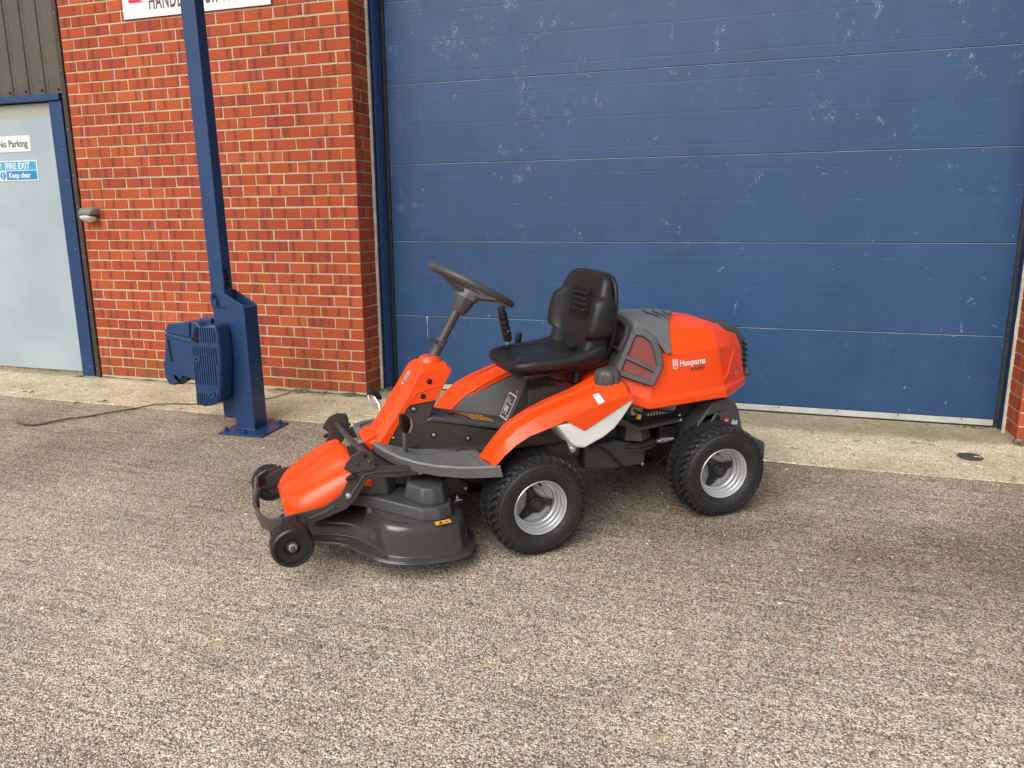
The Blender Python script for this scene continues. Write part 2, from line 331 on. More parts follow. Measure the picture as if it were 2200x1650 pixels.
# ------------------------------------------------------------------ mesh helpers
def link(o, parent=None, kind=None):
    C.objects.link(o)
    if parent is not None: o.parent = parent
    if kind: o['kind'] = kind
    return o
def tag(o, label, cat, group=None):
    o['label'] = label; o['category'] = cat
    if group: o['group'] = group
    return o
def empty(name, loc=(0, 0, 0), mat=None):
    o = bpy.data.objects.new(name, None); C.objects.link(o); o.empty_display_size = .1
    if mat is not None: o.matrix_world = mat
    else: o.location = loc
    return o
class G:
    def __init__(s): s.V = []; s.F = []; s.MI = []
    def add(s, V, F, mi=0):
        n = len(s.V); s.V += [tuple(v) for v in V]; s.F += [tuple(i + n for i in f) for f in F]; s.MI += [mi] * len(F); return s
    def box(s, x0, x1, y0, y1, z0, z1, mat=None, mi=0):
        V = [Vector((x, y, z)) for x in (x0, x1) for y in (y0, y1) for z in (z0, z1)]
        if mat is not None: V = [mat @ v for v in V]
        return s.add(V, [(0, 1, 3, 2), (4, 6, 7, 5), (0, 4, 5, 1), (2, 3, 7, 6), (0, 2, 6, 4), (1, 5, 7, 3)], mi)
    def prism(s, poly, lo, hi, axis='y', mat=None, mi=0):
        n = len(poly)
        def mk(a, b, c):
            return Vector({'y': (a, c, b), 'z': (a, b, c), 'x': (c, a, b)}[axis])
        V = [mk(a, b, lo) for a, b in poly] + [mk(a, b, hi) for a, b in poly]
        if mat is not None: V = [mat @ v for v in V]
        F = [tuple(range(n))[::-1], tuple(range(n, 2 * n))] + [(i, (i + 1) % n, n + (i + 1) % n, n + i) for i in range(n)]
        return s.add(V, F, mi)
    def loft(s, secs, closed=True, cap=True, mi=0):
        n = len(secs[0]); V = [p for q in secs for p in q]; F = []
        for i in range(len(secs) - 1):
            for j in range(n if closed else n - 1):
                k = (j + 1) % n; F.append((i * n + j, i * n + k, (i + 1) * n + k, (i + 1) * n + j))
        if cap and closed: F += [tuple(range(n))[::-1], tuple(range((len(secs) - 1) * n, len(secs) * n))]
        return s.add(V, F, mi)
    def tube(s, path, r, n=10, mi=0, cap=True):
        P = [Vector(p) for p in path]; R = r if isinstance(r, (list, tuple)) else [r] * len(P)
        up = None; secs = []
        for i, p in enumerate(P):
            d = (P[min(i + 1, len(P) - 1)] - P[max(i - 1, 0)]).normalized()
            if up is None:
                up = d.orthogonal().normalized()
            else:
                up = (up - d * up.dot(d)).normalized()
            b = d.cross(up)
            secs.append([p + (up * math.cos(a) + b * math.sin(a)) * R[i] for a in [2 * math.pi * k / n for k in range(n)]])
        return s.loft(secs, True, cap, mi)
    def lathe(s, prof, n=32, axis='y', mat=None, mi=0, cap=False):
        secs = []
        for k in range(n):
            a = 2 * math.pi * k / n; ca, sa = math.cos(a), math.sin(a)
            q = []
            for r, h in prof:
                v = {'y': (r * ca, h, r * sa), 'z': (r * ca, r * sa, h), 'x': (h, r * ca, r * sa)}[axis]
                q.append(mat @ Vector(v) if mat is not None else Vector(v))
            secs.append(q)
        m = len(prof); V = [p for q in secs for p in q]; F = []
        for i in range(n):
            for j in range(m - 1):
                F.append((i * m + j, i * m + j + 1, ((i + 1) % n) * m + j + 1, ((i + 1) % n) * m + j))
        s.add(V, F, mi)
        return s
    def mirror(s):
        n = len(s.V); s.V += [(x, -y, z) for x, y, z in s.V]
        s.F += [tuple(i + n for i in f)[::-1] for f in list(s.F)]; s.MI += list(s.MI); return s
    def obj(s, name, mat, parent=None, smooth=35, bevel=0, seg=2, sub=0, kind=None, recalc=True, solid=0, weld=False):
        me = bpy.data.meshes.new(name); me.from_pydata([tuple(v) for v in s.V], [], s.F)
        if recalc:
            bm = bmesh.new(); bm.from_mesh(me)
            if weld: bmesh.ops.remove_doubles(bm, verts=bm.verts, dist=1e-5)
            bmesh.ops.recalc_face_normals(bm, faces=bm.faces); bm.to_mesh(me); bm.free()
        ms = mat if isinstance(mat, list) else [mat]
        for k in ms: me.materials.append(M[k])
        if len(ms) > 1 and len(me.polygons) == len(s.MI): me.polygons.foreach_set('material_index', s.MI)
        if smooth:
            me.polygons.foreach_set('use_smooth', [True] * len(me.polygons)); me.set_sharp_from_angle(angle=math.radians(smooth))
        o = bpy.data.objects.new(name, me); link(o, parent, kind)
        if solid:
            k = o.modifiers.new('solid', 'SOLIDIFY'); k.thickness = solid; k.offset = -1
        if bevel:
            b = o.modifiers.new('bevel', 'BEVEL'); b.width = bevel; b.segments = seg; b.limit_method = 'ANGLE'; b.angle_limit = math.radians(28); b.harden_normals = False
        if sub:
            k = o.modifiers.new('sub', 'SUBSURF'); k.levels = sub; k.render_levels = sub
        return o
def text(body, name, mat, parent, origin, u, v, size, sx=1.0, shear=0, lift=.0006, extrude=.0004, bold=0, spacing=1.0):
    cu = bpy.data.curves.new(name, 'FONT'); cu.body = body; cu.size = size; cu.extrude = extrude; cu.shear = shear; cu.offset = bold; cu.resolution_u = 3
    cu.space_character = spacing
    tmp = bpy.data.objects.new(name + '_tmp', cu); C.objects.link(tmp)
    dg = bpy.context.evaluated_depsgraph_get(); me = bpy.data.meshes.new_from_object(tmp.evaluated_get(dg))
    bpy.data.objects.remove(tmp)
    u = Vector(u).normalized(); v = Vector(v); v = (v - u * v.dot(u)).normalized(); n = u.cross(v)
    mt = Matrix((u, v, n)).transposed().to_4x4(); mt.translation = Vector(origin) + n * lift
    me.transform(mt @ Matrix.Diagonal((sx, 1, 1, 1)))
    me.materials.clear(); me.materials.append(M[mat]); me.name = name
    o = bpy.data.objects.new(name, me); return link(o, parent)

# ------------------------------------------------------------------ ground
SL = 0.0505
def gz(y):
    if y > 0: return -.020
    if y > -4.5: return -.020 + SL * y
    return -.020 - SL * 4.5
APR = -.612
def sheet(name, ys, mat, x0=-35, x1=35, dz=0):
    g = G(); V = []
    for y in ys:
        V += [(x0, y, gz(y) + dz), (x1, y, gz(y) + dz)]
    g.add(V, [(2 * i, 2 * i + 1, 2 * i + 3, 2 * i + 2) for i in range(len(ys) - 1)])
    return g.obj(name, mat, kind='structure', smooth=0)
sheet('ground', [-40, -4.5, -3, -2, -1, APR - .009], 'ground')
sheet('joint_fill', [APR - .03, APR + .03], 'joint', dz=-.009)
# the apron's front edge wanders a little, as the worn joint does
g = G(); xs = np.linspace(-9, 9, 361); V = []; prevj = 0
for i, x in enumerate(xs):
    e = APR + .004 * math.sin(x * 3.1) + .003 * math.sin(x * 11.7 + 1) + rnd.uniform(-.0025, .0025)
    V += [(x, e, gz(e) - .004), (x, e + .004, gz(e) + .001), (x, 0, gz(0) + .001), (x, .6, gz(.6) + .001)]
g.add(V, [(4 * i + j, 4 * (i + 1) + j, 4 * (i + 1) + j + 1, 4 * i + j + 1) for i in range(len(xs) - 1) for j in range(3)])
g.obj('concrete_apron', 'apron', kind='structure', smooth=0)
# exposed pebbles in the slab surface
def pebbles():
    N = 32000
    # density follows the picture: most stones where the camera is nearest
    y = -0.65 - (nr.random(N) ** .75) * 3.0; x = .0 + nr.random(N) * 5.2 - 1.0 + (-(y + .65)) * .15
    k = nr.random(N) < .35; x = np.where(k, nr.random(N) * 6.2 - 2.6, x)
    r = .0019 + nr.gamma(2.0, .00080, N); r = np.clip(r, .0018, .0075)
    r[:260] = nr.uniform(.008, .0125, 260)
    asp = nr.uniform(.55, 1.0, N); rot = nr.random(N) * 2 * np.pi
    rings = 7; ang = np.linspace(0, 2 * np.pi, rings, endpoint=False)
    jit = nr.uniform(.8, 1.15, (N, rings))
    cx = np.cos(ang)[None] * jit * r[:, None]; cy = np.sin(ang)[None] * jit * (r * asp)[:, None]
    X = x[:, None] + cx * np.cos(rot)[:, None] - cy * np.sin(rot)[:, None]
    Y = y[:, None] + cx * np.sin(rot)[:, None] + cy * np.cos(rot)[:, None]
    gzv = lambda q: np.where(q > -4.5, -.020 + SL * q, -.020 - SL * 4.5)
    h = r * nr.uniform(.12, .38, N)
    low = np.stack([X, Y, gzv(Y) - .0005], -1)
    X2 = x[:, None] + (X - x[:, None]) * .62; Y2 = y[:, None] + (Y - y[:, None]) * .62
    mid = np.stack([X2, Y2, gzv(Y2) + h[:, None] * .85], -1)
    top = np.stack([x, y, gzv(y) + h], -1)[:, None]
    V = np.concatenate([low, mid, top], 1).reshape(-1, 3); n = 2 * rings + 1
    f = []
    for j in range(rings):
        k2 = (j + 1) % rings; f += [(j, k2, rings + k2), (j, rings + k2, rings + j), (rings + j, rings + k2, 2 * rings)]
    F = (np.array(f)[None] + (np.arange(N) * n)[:, None, None]).reshape(-1, 3)
    me = bpy.data.meshes.new('pebbles'); me.vertices.add(len(V)); me.vertices.foreach_set('co', V.ravel())
    me.loops.add(F.size); me.loops.foreach_set('vertex_index', F.ravel().astype(np.int32))
    me.polygons.add(len(F)); me.polygons.foreach_set('loop_start', np.arange(0, F.size, 3, dtype=np.int32))
    me.update(calc_edges=True); me.polygons.foreach_set('use_smooth', np.ones(len(F), bool))
    pal = np.array([(.62, .56, .44), (.48, .42, .33), (.75, .71, .62), (.34, .29, .23), (.20, .18, .16), (.12, .12, .125), (.07, .07, .075),
                    (.50, .17, .06), (.55, .34, .11), (.42, .25, .16), (.85, .82, .76), (.28, .26, .25), (.40, .40, .40)])
    pr = np.array([18, 18, 12, 14, 8, 5, 3, 2.6, 3, 4, 5, 6, 5.]); pr /= pr.sum()
    col = pal[nr.choice(len(pal), N, p=pr)] * nr.uniform(.75, 1.15, (N, 1))
    dk = np.clip((y + 2.7) / 1.4, 0, 1)[:, None]; col = col * (1.1 - .42 * dk)
    col = np.concatenate([np.clip(col * 1.15, 0, .95), np.ones((N, 1))], 1)
    at = me.color_attributes.new('tint', 'FLOAT_COLOR', 'POINT'); at.data.foreach_set('color', np.repeat(col, n, 0).ravel().astype(np.float32))
    me.materials.append(M['pebble']); o = bpy.data.objects.new('pebbles', me); link(o, kind='stuff')
    tag(o, 'small rounded stones showing in the worn concrete yard', 'pebbles')
pebbles()
# pale spots trodden into the apron
g = G()
for x, y, r in [(-.95, -.36, .02), (.30, -.36, .022), (.37, -.33, .015), (.44, -.22, .028), (.52, -.23, .022), (.47, -.27, .018), (.02, -.47, .024), (.24, -.42, .02),
                (3.55, -.13, .024), (3.46, -.10, .02), (3.64, -.22, .03), (3.83, -.17, .026), (3.62, -.42, .022), (3.68, -.43, .018), (3.77, -.42, .013),
                (3.70, -.29, .02), (3.42, -.33, .016), (-1.72, -.30, .024), (2.9, -.40, .01), (3.05, -.12, .012)]:
    n = 14; g.add([(x + r * math.cos(6.283 * k / n) * rnd.uniform(.85, 1.1), y + r * .62 * math.sin(6.283 * k / n) * rnd.uniform(.85, 1.1), gz(y + r * .62 * math.sin(6.283 * k / n)) + .0035) for k in range(n)], [tuple(range(n))])
o = g.obj('gum_spots', 'gum', kind='stuff', smooth=0, solid=.0015); tag(o, 'pale flattened spots trodden into the concrete apron', 'spots')
# iron cap in the apron
r0 = empty('access_cap', (3.665, -.29, gz(-.29) + .001)); r0.rotation_euler = (math.atan(SL), 0, 0)
tag(r0, 'small round brown iron cap set in the pale apron near the right brick pier', 'access cap')
g = G(); g.lathe([(0, .004), (.048, .004), (.052, .002), (.052, -.006)], 28, 'z'); g.obj('lid', 'iron', r0)
g = G(); g.lathe([(.053, -.004), (.053, .003), (.060, .003), (.062, -.002)], 28, 'z'); g.obj('rim', 'iron', r0)

# ------------------------------------------------------------------ brick walls
BW, BH, JT = .215, .0660, .010
def brick_mesh(name, L, dep, jit):
    """front face at y=0 looking to -y, chamfered front edges, length along x"""
    c = .0028; j = lambda: rnd.uniform(-jit, jit); L = L + .0010
    V = [(0, dep, 0), (L, dep, 0), (L, dep, BH), (0, dep, BH)]
    V += [(j(), c, j()), (L + j(), c, j()), (L + j(), c, BH + j()), (j(), c, BH + j())]
    V += [(c + j(), j() * .4, c + j()), (L - c + j(), j() * .4, c + j()), (L - c + j(), j() * .4, BH - c + j()), (c + j(), j() * .4, BH - c + j())]
    F = [(8, 9, 10, 11), (4, 5, 9, 8), (5, 6, 10, 9), (6, 7, 11, 10), (7, 4, 8, 11), (0, 1, 5, 4), (1, 2, 6, 5), (2, 3, 7, 6), (3, 0, 4, 7), (3, 2, 1, 0)]
    return V, F
def finish_brick(name, V, F, seeds=None, u0=None):
    me = bpy.data.meshes.new(name); me.from_pydata(V, [], F)
    uvl = me.uv_layers.new(name='UVMap'); co = np.array(V)
    li = np.zeros(len(me.loops), np.int32); me.loops.foreach_get('vertex_index', li)
    uu = co[:, 0] if u0 is None else u0
    uvl.data.foreach_set('uv', np.stack([uu[li], co[li, 2]], 1).ravel().astype(np.float32))
    at = me.attributes.new('seed', 'FLOAT', 'POINT'); at.data.foreach_set('value', np.zeros(len(V), np.float32) if seeds is None else seeds.astype(np.float32))
    me.materials.append(M['brick']); return me
variants = {}
def variant(L):
    k = round(L, 3)
    if k not in variants:
        variants[k] = [finish_brick('brick', *brick_mesh('brick', L, .04 if L > .06 else .03, .0014)) for _ in range(5)]
    return rnd.choice(variants[k])
CAMP = np.array((2.585, -4.622, 1.187))
def lay(wall, items, cap=300):
    """items: (length, matrix). the nearest ones become objects, the rest one joined part"""
    items = sorted(items, key=lambda it: (np.linalg.norm(np.array(it[1].translation) - CAMP) + (50 if it[1].translation.z > 2.72 or it[2] else 0)))
    for L, mt, hid in items[:cap]:
        o = bpy.data.objects.new('brick', variant(L)); o.parent = wall
        j = Matrix.Translation((rnd.uniform(-.0012, .0012), rnd.uniform(-.0016, .001), rnd.uniform(-.0012, .0012))) @ Matrix.Rotation(rnd.uniform(-.006, .006), 4, 'Y')
        o.matrix_local = mt @ j; C.objects.link(o)
    rest = items[cap:]
    if rest:
        V = []; F = []; sd = []; uu = []
        for L, mt, hid in rest:
            v, f = brick_mesh('b', L, .04, .0014); n = len(V); s_ = rnd.random()
            j = Matrix.Translation((rnd.uniform(-.0012, .0012), rnd.uniform(-.0016, .001), rnd.uniform(-.0012, .0012)))
            V += [tuple(mt @ j @ Vector(p)) for p in v]; F += [tuple(i + n for i in q) for q in f]; sd += [s_] * len(v); uu += [p[0] for p in v]
        me = finish_brick('bricks', V, F, np.array(sd), np.array(uu)); o = bpy.data.objects.new('bricks', me); link(o, wall, 'stuff')
RT = lambda x, z: Matrix.Translation((x, .0, z)) @ Matrix.Rotation(math.radians(90), 4, 'Z')    # return face looking +x
RTL = lambda x, z, d: Matrix.Translation((x, d, z)) @ Matrix.Rotation(math.radians(-90), 4, 'Z')  # return face looking -x
WTOP = 42                                                       # courses
wall = empty('brick_wall', (0, 0, 0))
tag(wall, 'red brick wall with pale mortar between the grey fire door and the blue sectional door', 'brick wall')
XL = -2.352; items = []
for k in range(WTOP):
    z = k * .075 + .005
    if k % 2 == 0:      # stretcher at the corner, half on the return
        xs = [(-.215 - .225 * i, .215) for i in range(10)]; xs.append((XL, XL * -1 - .225 * 10 + .0 if False else (-.215 - .225 * 9) - .010 - XL))
        rets = [(.003, .1015), (.1125, .1025)]
    else:
        xs = [(-.1025, .1025)] + [(-.1025 - .225 * (i + 1), .215) for i in range(9)]
        last = -.1025 - .225 * 9; xs.append((XL, last - .010 - XL))
        rets = [(.003, .212)]
    for x, L in xs: items.append((round(L, 4), Matrix.Translation((x, 0, z)), False))
    for y, L in rets:
        mt = RT(0, z); mt.translation.y = y
        items.append((round(L - .0, 4), mt, False))
lay(wall, items)
g = G()   # mortar body: 4 mm behind the faces
g.box(XL, -.004, .0030, .32, -.02, WTOP * .075)
g.obj('mortar', 'mortar', wall, smooth=0)
g = G(); g.box(XL - .002, -.002, .006, .2, -.10, -.003); g.obj('plinth_strip', 'rubble', wall, smooth=0)
# ragged cement where the wall meets the yard
def fillet(x0, x1, y, name, parent, h=.022, d=.035, face=-1):
    g = G(); n = int((x1 - x0) / .008); secs = []
    for i in range(n + 1):
        x = x0 + (x1 - x0) * i / n; a = .6 + .5 * math.sin(x * 9) * math.sin(x * 23 + 1); hh = h * max(.15, a) * rnd.uniform(.75, 1.2); dd = d * max(.25, a) * rnd.uniform(.7, 1.2)
        secs.append([(x, y + .02, -.04), (x, y + .02, gz(0) + hh + .003), (x, y - .002, gz(0) + hh), (x, y - dd * .5, gz(0) + hh * .45 * rnd.uniform(.6, 1.2)), (x, y - dd, gz(0) - .004), (x, y - dd, -.05)])
    g.loft(secs); return g.obj(name, 'rubble', parent, smooth=0)
fillet(-.76, .01, 0, 'cement_fillet', wall, .020, .05)
fillet(XL, -.76, 0, 'cement_fillet', wall, .010, .012)
# right pier
XR = 3.945
pier = empty('brick_pier', (XR, 0, 0)); tag(pier, 'red brick pier at the right-hand edge beyond the blue sectional door', 'brick pier')
items = []
for k in range(WTOP):
    z = k * .075 + .005
    if k % 2 == 1:
        xs = [(0 + .225 * i, .215) for i in range(3)]; rets = [(.003, .1015), (.1125, .1025)]
    else:
        xs = [(0, .1025)] + [(.1125 + .225 * i, .215) for i in range(3)]; rets = [(.003, .212)]
    for x, L in xs: items.append((L, Matrix.Translation((x, 0, z)), x > .3))
    for y, L in rets:
        mt = RTL(0, z, y + L); items.append((L, mt, False))
lay(pier, items)
g = G(); g.box(.004, .675, .0030, .32, -.02, WTOP * .075); g.obj('mortar', 'mortar', pier, smooth=0)
o = fillet(XR - .01, XR + .68, 0, 'cement_fillet', pier, .022, .05); o.location.x = -XR
# upper building body and body behind
g = G(); g.box(-9, 9, -.06, .4, WTOP * .075 + .002, 6.5); o = g.obj('upper_wall', 'wall_upper', smooth=0); tag(o, 'brown sheeted upper wall over the doors and brickwork', 'wall')
# ------------------------------------------------------------------ sectional door
D = .33; XD0, XD1 = .083, 3.918
door = empty('sectional_door', (2, D, 0)); tag(door, 'wide blue sectional overhead door with scuffed paint and white bottom strip', 'garage door')
door.matrix_world = Matrix.Translation((0, 0, 0))
seams = [.516, 1.039, 1.559, 2.078, 2.597, 3.116]
zb = .028
for i, zt in enumerate(seams):
    z0 = zb if i == 0 else seams[i - 1]
    # panel face profile in (y, z): ribs are shallow grooves; top edge tucks under the panel above
    H = zt - z0; prof = [(D + .012, z0 + .0022), (D + .0015, z0 + .0026), (D, z0 + .0045)]
    for fr in ((.13, .49, .84) if i else (.12, .49, .83)):
        z = z0 + H * (1 - fr) if False else z0 + H * fr
        prof += [(D, z - .007), (D + .00028, z - .002), (D + .00028, z + .002), (D, z + .006)]
    prof = sorted(prof[:3], key=lambda q: q[1]) + sorted(prof[3:], key=lambda q: q[1])
    prof += [(D, zt - .0035), (D + .0012, zt - .0020), (D + .012, zt - .0014), (D + .04, zt - .0014), (D + .04, z0 + .0022)]
    n = len(prof); g = G(); secs = [[(x, y, z) for y, z in prof] for x in (XD0, XD1)]
    g.loft(secs); g.obj('door_panel', 'blue_door', door, smooth=0, bevel=0)
    if i: 
        g = G(); g.box(XD0 + .002, XD1 - .002, D + .0003, D + .01, z0 - .0020, z0 - .0004); g.obj('seam_edge', 'seam_pale', door, smooth=0)
g = G(); g.box(XD0 - .05, XD1 + .05, D + .045, D + .06, -.03, 3.2); g.obj('backing', 'void', door, smooth=0)
g = G(); g.box(XD0 + .005, XD1 - .004, D - .004, D + .02, -.008, .027); g.obj('bottom_strip', 'alu', door, smooth=0, bevel=.001)
g = G()
for x in np.arange(.35, 3.9, .34): g.lathe([(0, -.0045), (.0032, -.004), (.0045, 0)], 10, 'y', Matrix.Translation((x, D - .004, .0205)))
g.obj('strip_screws', 'joint', door, smooth=0, kind='stuff')
g = G(); g.box(XD0, XD1, D - .001, D + .022, -.022, -.009); g.obj('bottom_seal', 'gasket', door, smooth=0, bevel=.003)
for x0, x1, s in ((XD0 - .030, XD0 - .002, 1), (XD1 + .002, XD1 + .028, -1)):
    g = G(); n = 60; secs = []
    for i in range(n + 1):
        z = -.02 + 3.2 * i / n; q = rnd.uniform(-.0015, .0015)
        a, b = (x0, x1 + q) if s > 0 else (x0 + q, x1)
        secs.append([(a, D - .003, z), (b, D - .009, z), (b, D + .03, z), (a, D + .03, z)])
    g.loft(secs); g.obj('gasket', 'gasket', door, smooth=0)
# frame linings
g = G(); g.prism([(-.012, .236), (.012, .236), (.016, .242), (.016, .262), (.028, .272), (.034, .280), (.050, .318), (.050, .36), (-.012, .36)], -.022, 3.2, 'z'); g.obj('jamb', 'blue_jamb', door, smooth=20, bevel=.001)
g = G(); g.tube([(.022, .262, -.01), (.022, .262, 1.4), (.022, .262, 3.2)], .0045, 8); g.obj('jamb_bead', 'blue_post', door)
g = G()
for z in (.125, 1.02, 1.79): g.box(.012, .034, .248, .262, z - .010, z + .010)
g.obj('jamb_clips', 'blue_jamb', door, smooth=0, bevel=.003)
g = G(); g.prism([(XR + .012, .236), (XR - .004, .236), (XR - .006, .318), (XR - .010, .36), (XR + .012, .36)], -.022, 3.2, 'z'); g.obj('jamb', 'blue_jamb', door, smooth=20, bevel=.001)
for x, s in ((0, 1), (XR, -1)):
    g = G(); secs = []; n = 110
    for i in range(n + 1):
        z = -.02 + 3.17 * i / n; w = rnd.uniform(.004, .010); 
        secs.append([(x - s * .01, .2165, z), (x + s * w * .5, .2165 + rnd.uniform(-.003, 0), z), (x + s * (w + .004), .226, z), (x + s * .010, .238, z), (x - s * .01, .238, z)])
    g.loft(secs); g.obj('sealant', 'cream', door, smooth=40)
# thin drip mark of pale paint below a seam, left of the wheel
g = G(); xx = .33; pts = [(.010, .514), (.004, .498), (.0018, .47), (.0013, .43), (.0016, .40), (.0006, .365)]
L_ = [(xx - w, D - .0006, z) for w, z in pts] + [(xx + w, D - .0006, z) for w, z in pts[::-1]]
g.add(L_, [tuple(range(len(L_)))]); g.obj('drip_mark', 'seam_pale', door, smooth=0, solid=.0005)

# ------------------------------------------------------------------ left bay: fire door, cladding, flashing
g = G(); YB = .03
fl = empty('corner_flashing', (-2.38, 0, 0)); tag(fl, 'dark brown folded metal corner trim with rivets beside the brick wall', 'flashing'); fl.location = (0, 0, 0)
g.prism([(-2.357, .02), (-2.357, -.012), (-2.372, -.012), (-2.376, -.004), (-2.404, -.004), (-2.408, .012), (-2.425, .03), (-2.425, .08), (-2.357, .08)], -.03, 3.15, 'z'); g.obj('trim', 'brown_dark', fl, smooth=20)
for z in (.05, .50, .93, 1.30, 1.53, 1.86, 2.27, 2.66):
    g = G(); g.lathe([(0, -.0085), (.003, -.0075), (.0045, -.004)], 10, 'y', Matrix.Translation((-2.388, 0, z))); g.obj('rivet', 'zinc', fl)
fd = empty('fire_door', (-2.9, YB, 0)); fd.location = (0, 0, 0); tag(fd, 'pale grey-blue fire exit door leaf in a blue frame at the left edge', 'door')
g = G(); g.box(-3.62, -2.545, YB + .010, YB + .055, .006, 2.064); g.obj('leaf', 'leaf_grey', fd, smooth=0, bevel=.002)
g = G(); g.box(-2.560, -2.440, YB - .02, YB + .06, -.03, 2.068); g.obj('frame_post', 'blue_post', fd, smooth=0, bevel=.002)
g = G(); g.box(-3.75, -2.625, YB - .02, YB + .06, -.03, 2.068) if False else g.box(-3.75, -3.625, YB - .02, YB + .06, -.03, 2.068); g.obj('frame_post', 'blue_post', fd, smooth=0, bevel=.002)
g = G(); g.box(-3.75, -2.440, YB - .035, YB + .06, 2.072, 2.118); g.obj('frame_head', 'blue_post', fd, smooth=0, bevel=.002)
g = G(); g.box(-3.62, -2.562, YB + .025, YB + .09, -.03, .004); g.obj('threshold', 'apron', fd, smooth=0)
g = G(); g.box(-3.8, -2.425, YB + .09, .3, -.04, 2.2); g.obj('backing', 'void', fd, smooth=0)
for x, z in ((-2.475, .06), (-2.475, .52), (-2.475, .98), (-2.475, 1.50), (-2.475, 1.72)):
    g = G(); g.lathe([(0, -.0055), (.003, -.0045), (.0045, 0)], 10, 'y', Matrix.Translation((x, YB - .02, z))); g.obj('rivet', 'zinc', fd)
cl = empty('wall_cladding', (-3, YB, 2.5)); cl.location = (0, 0, 0); tag(cl, 'brown ribbed metal cladding above the fire door', 'cladding')
# ribbed sheets: raised flat pans with narrow webs
x = -2.43; k = 0
while x > -4.3:
    g = G(); yb = YB + .006
    prof = [(x, yb), (x - .006, yb - .009), (x - .096, yb - .009), (x - .102, yb), (x - .130, yb), (x - .132, yb - .003), (x - .138, yb - .003), (x - .140, yb), (x - .1595, yb)]
    prof += [(x - .1595, yb + .02), (x, yb + .02)]
    g.prism([(a, b) for a, b in prof], 2.122, 3.15, 'z'); g.obj('cladding_rib', 'brown', cl, smooth=0, bevel=.0012)
    x -= .16; k += 1
for xx_ in (-2.46, -2.62, -2.78, -2.94, -3.1):
    g = G(); g.lathe([(0, -.012), (.006, -.010), (.009, 0)], 10, 'y', Matrix.Translation((xx_, YB - .006, 2.15))); g.obj('fixing', 'brown_dark', cl)
g = G(); g.box(-4.4, -2.42, YB + .035, .3, 2.0, 3.15); g.obj('backing', 'void', cl, smooth=0)
g = G(); g.box(-9, -3.76, YB, .3, -.1, 3.14); o = g.obj('side_wall', 'brown', smooth=0); tag(o, 'brown metal wall left of the fire door', 'wall')
# signs on the door
YS = YB + .010
s1 = empty('no_parking_sign'); tag(s1, 'white No Parking sign on the grey fire door, uppermost of the two door signs', 'sign')
g = G(); g.box(-3.185, -2.818, YS - .004, YS - .0005, 1.720, 1.838); g.obj('plate', 'sign_white', s1, smooth=0, bevel=.0006)
text('No Parking', 'lettering', 'sign_text', s1, (-3.150, YS - .004, 1.757), (1, 0, 0), (0, 0, 1), .072, .92, bold=.0012)
s2 = empty('fire_exit_sign'); tag(s2, 'blue and white FIRE EXIT Keep clear sign beneath the No Parking sign', 'sign')
g = G(); g.box(-3.205, -2.779, YS - .004, YS - .0005, 1.503, 1.655); g.obj('plate', 'sign_white', s2, smooth=0, bevel=.0006)
g = G(); g.box(-3.105, -2.791, YS - .0048, YS - .0041, 1.584, 1.647); g.obj('upper_band', 'sign_cyan', s2, smooth=0)
g = G(); g.box(-3.105, -2.791, YS - .0048, YS - .0041, 1.511, 1.578); g.obj('lower_band', 'sign_blue', s2, smooth=0)
text('FIRE EXIT', 'lettering', 'white', s2, (-3.098, YS - .0048, 1.593), (1, 0, 0), (0, 0, 1), .064, .92, bold=.0016)
text('Keep clear', 'lettering', 'white', s2, (-3.080, YS - .0048, 1.527), (1, 0, 0), (0, 0, 1), .056, .92, bold=.0014)
g = G(); g.box(-3.198, -3.112, YS - .0048, YS - .0041, 1.584, 1.647); g.obj('pictogram_field', 'sign_cyan', s2, smooth=0)
g = G(); mt = Matrix.Translation((-3.155, YS - .0055, 1.614))
g.lathe([(0, -.0004), (.006, 0)], 12, 'y', mt @ Matrix.Translation((.004, 0, .018)))
g.tube([(-3.152, YS - .0053, 1.624), (-3.157, YS - .0053, 1.608), (-3.147, YS - .0053, 1.598), (-3.151, YS - .0053, 1.587)], .003, 6)
g.tube([(-3.157, YS - .0053, 1.608), (-3.167, YS - .0053, 1.598), (-3.177, YS - .0053, 1.598)], .003, 6)
g.tube([(-3.139, YS - .0053, 1.616), (-3.152, YS - .0053, 1.623), (-3.167, YS - .0053, 1.616)], .0025, 6); g.obj('running_man', 'white', s2)
g = G(); g.lathe([(0, YS - .0048), (.030, YS - .0048), (.030, YS - .0041)], 28, 'y', Matrix.Translation((-3.142, 0, 1.544))); g.obj('mandatory_disc', 'sign_blue', s2, smooth=0)
text('!', 'lettering', 'white', s2, (-3.151, YS - .0049, 1.523), (1, 0, 0), (0, 0, 1), .060, 1.0, bold=.002)
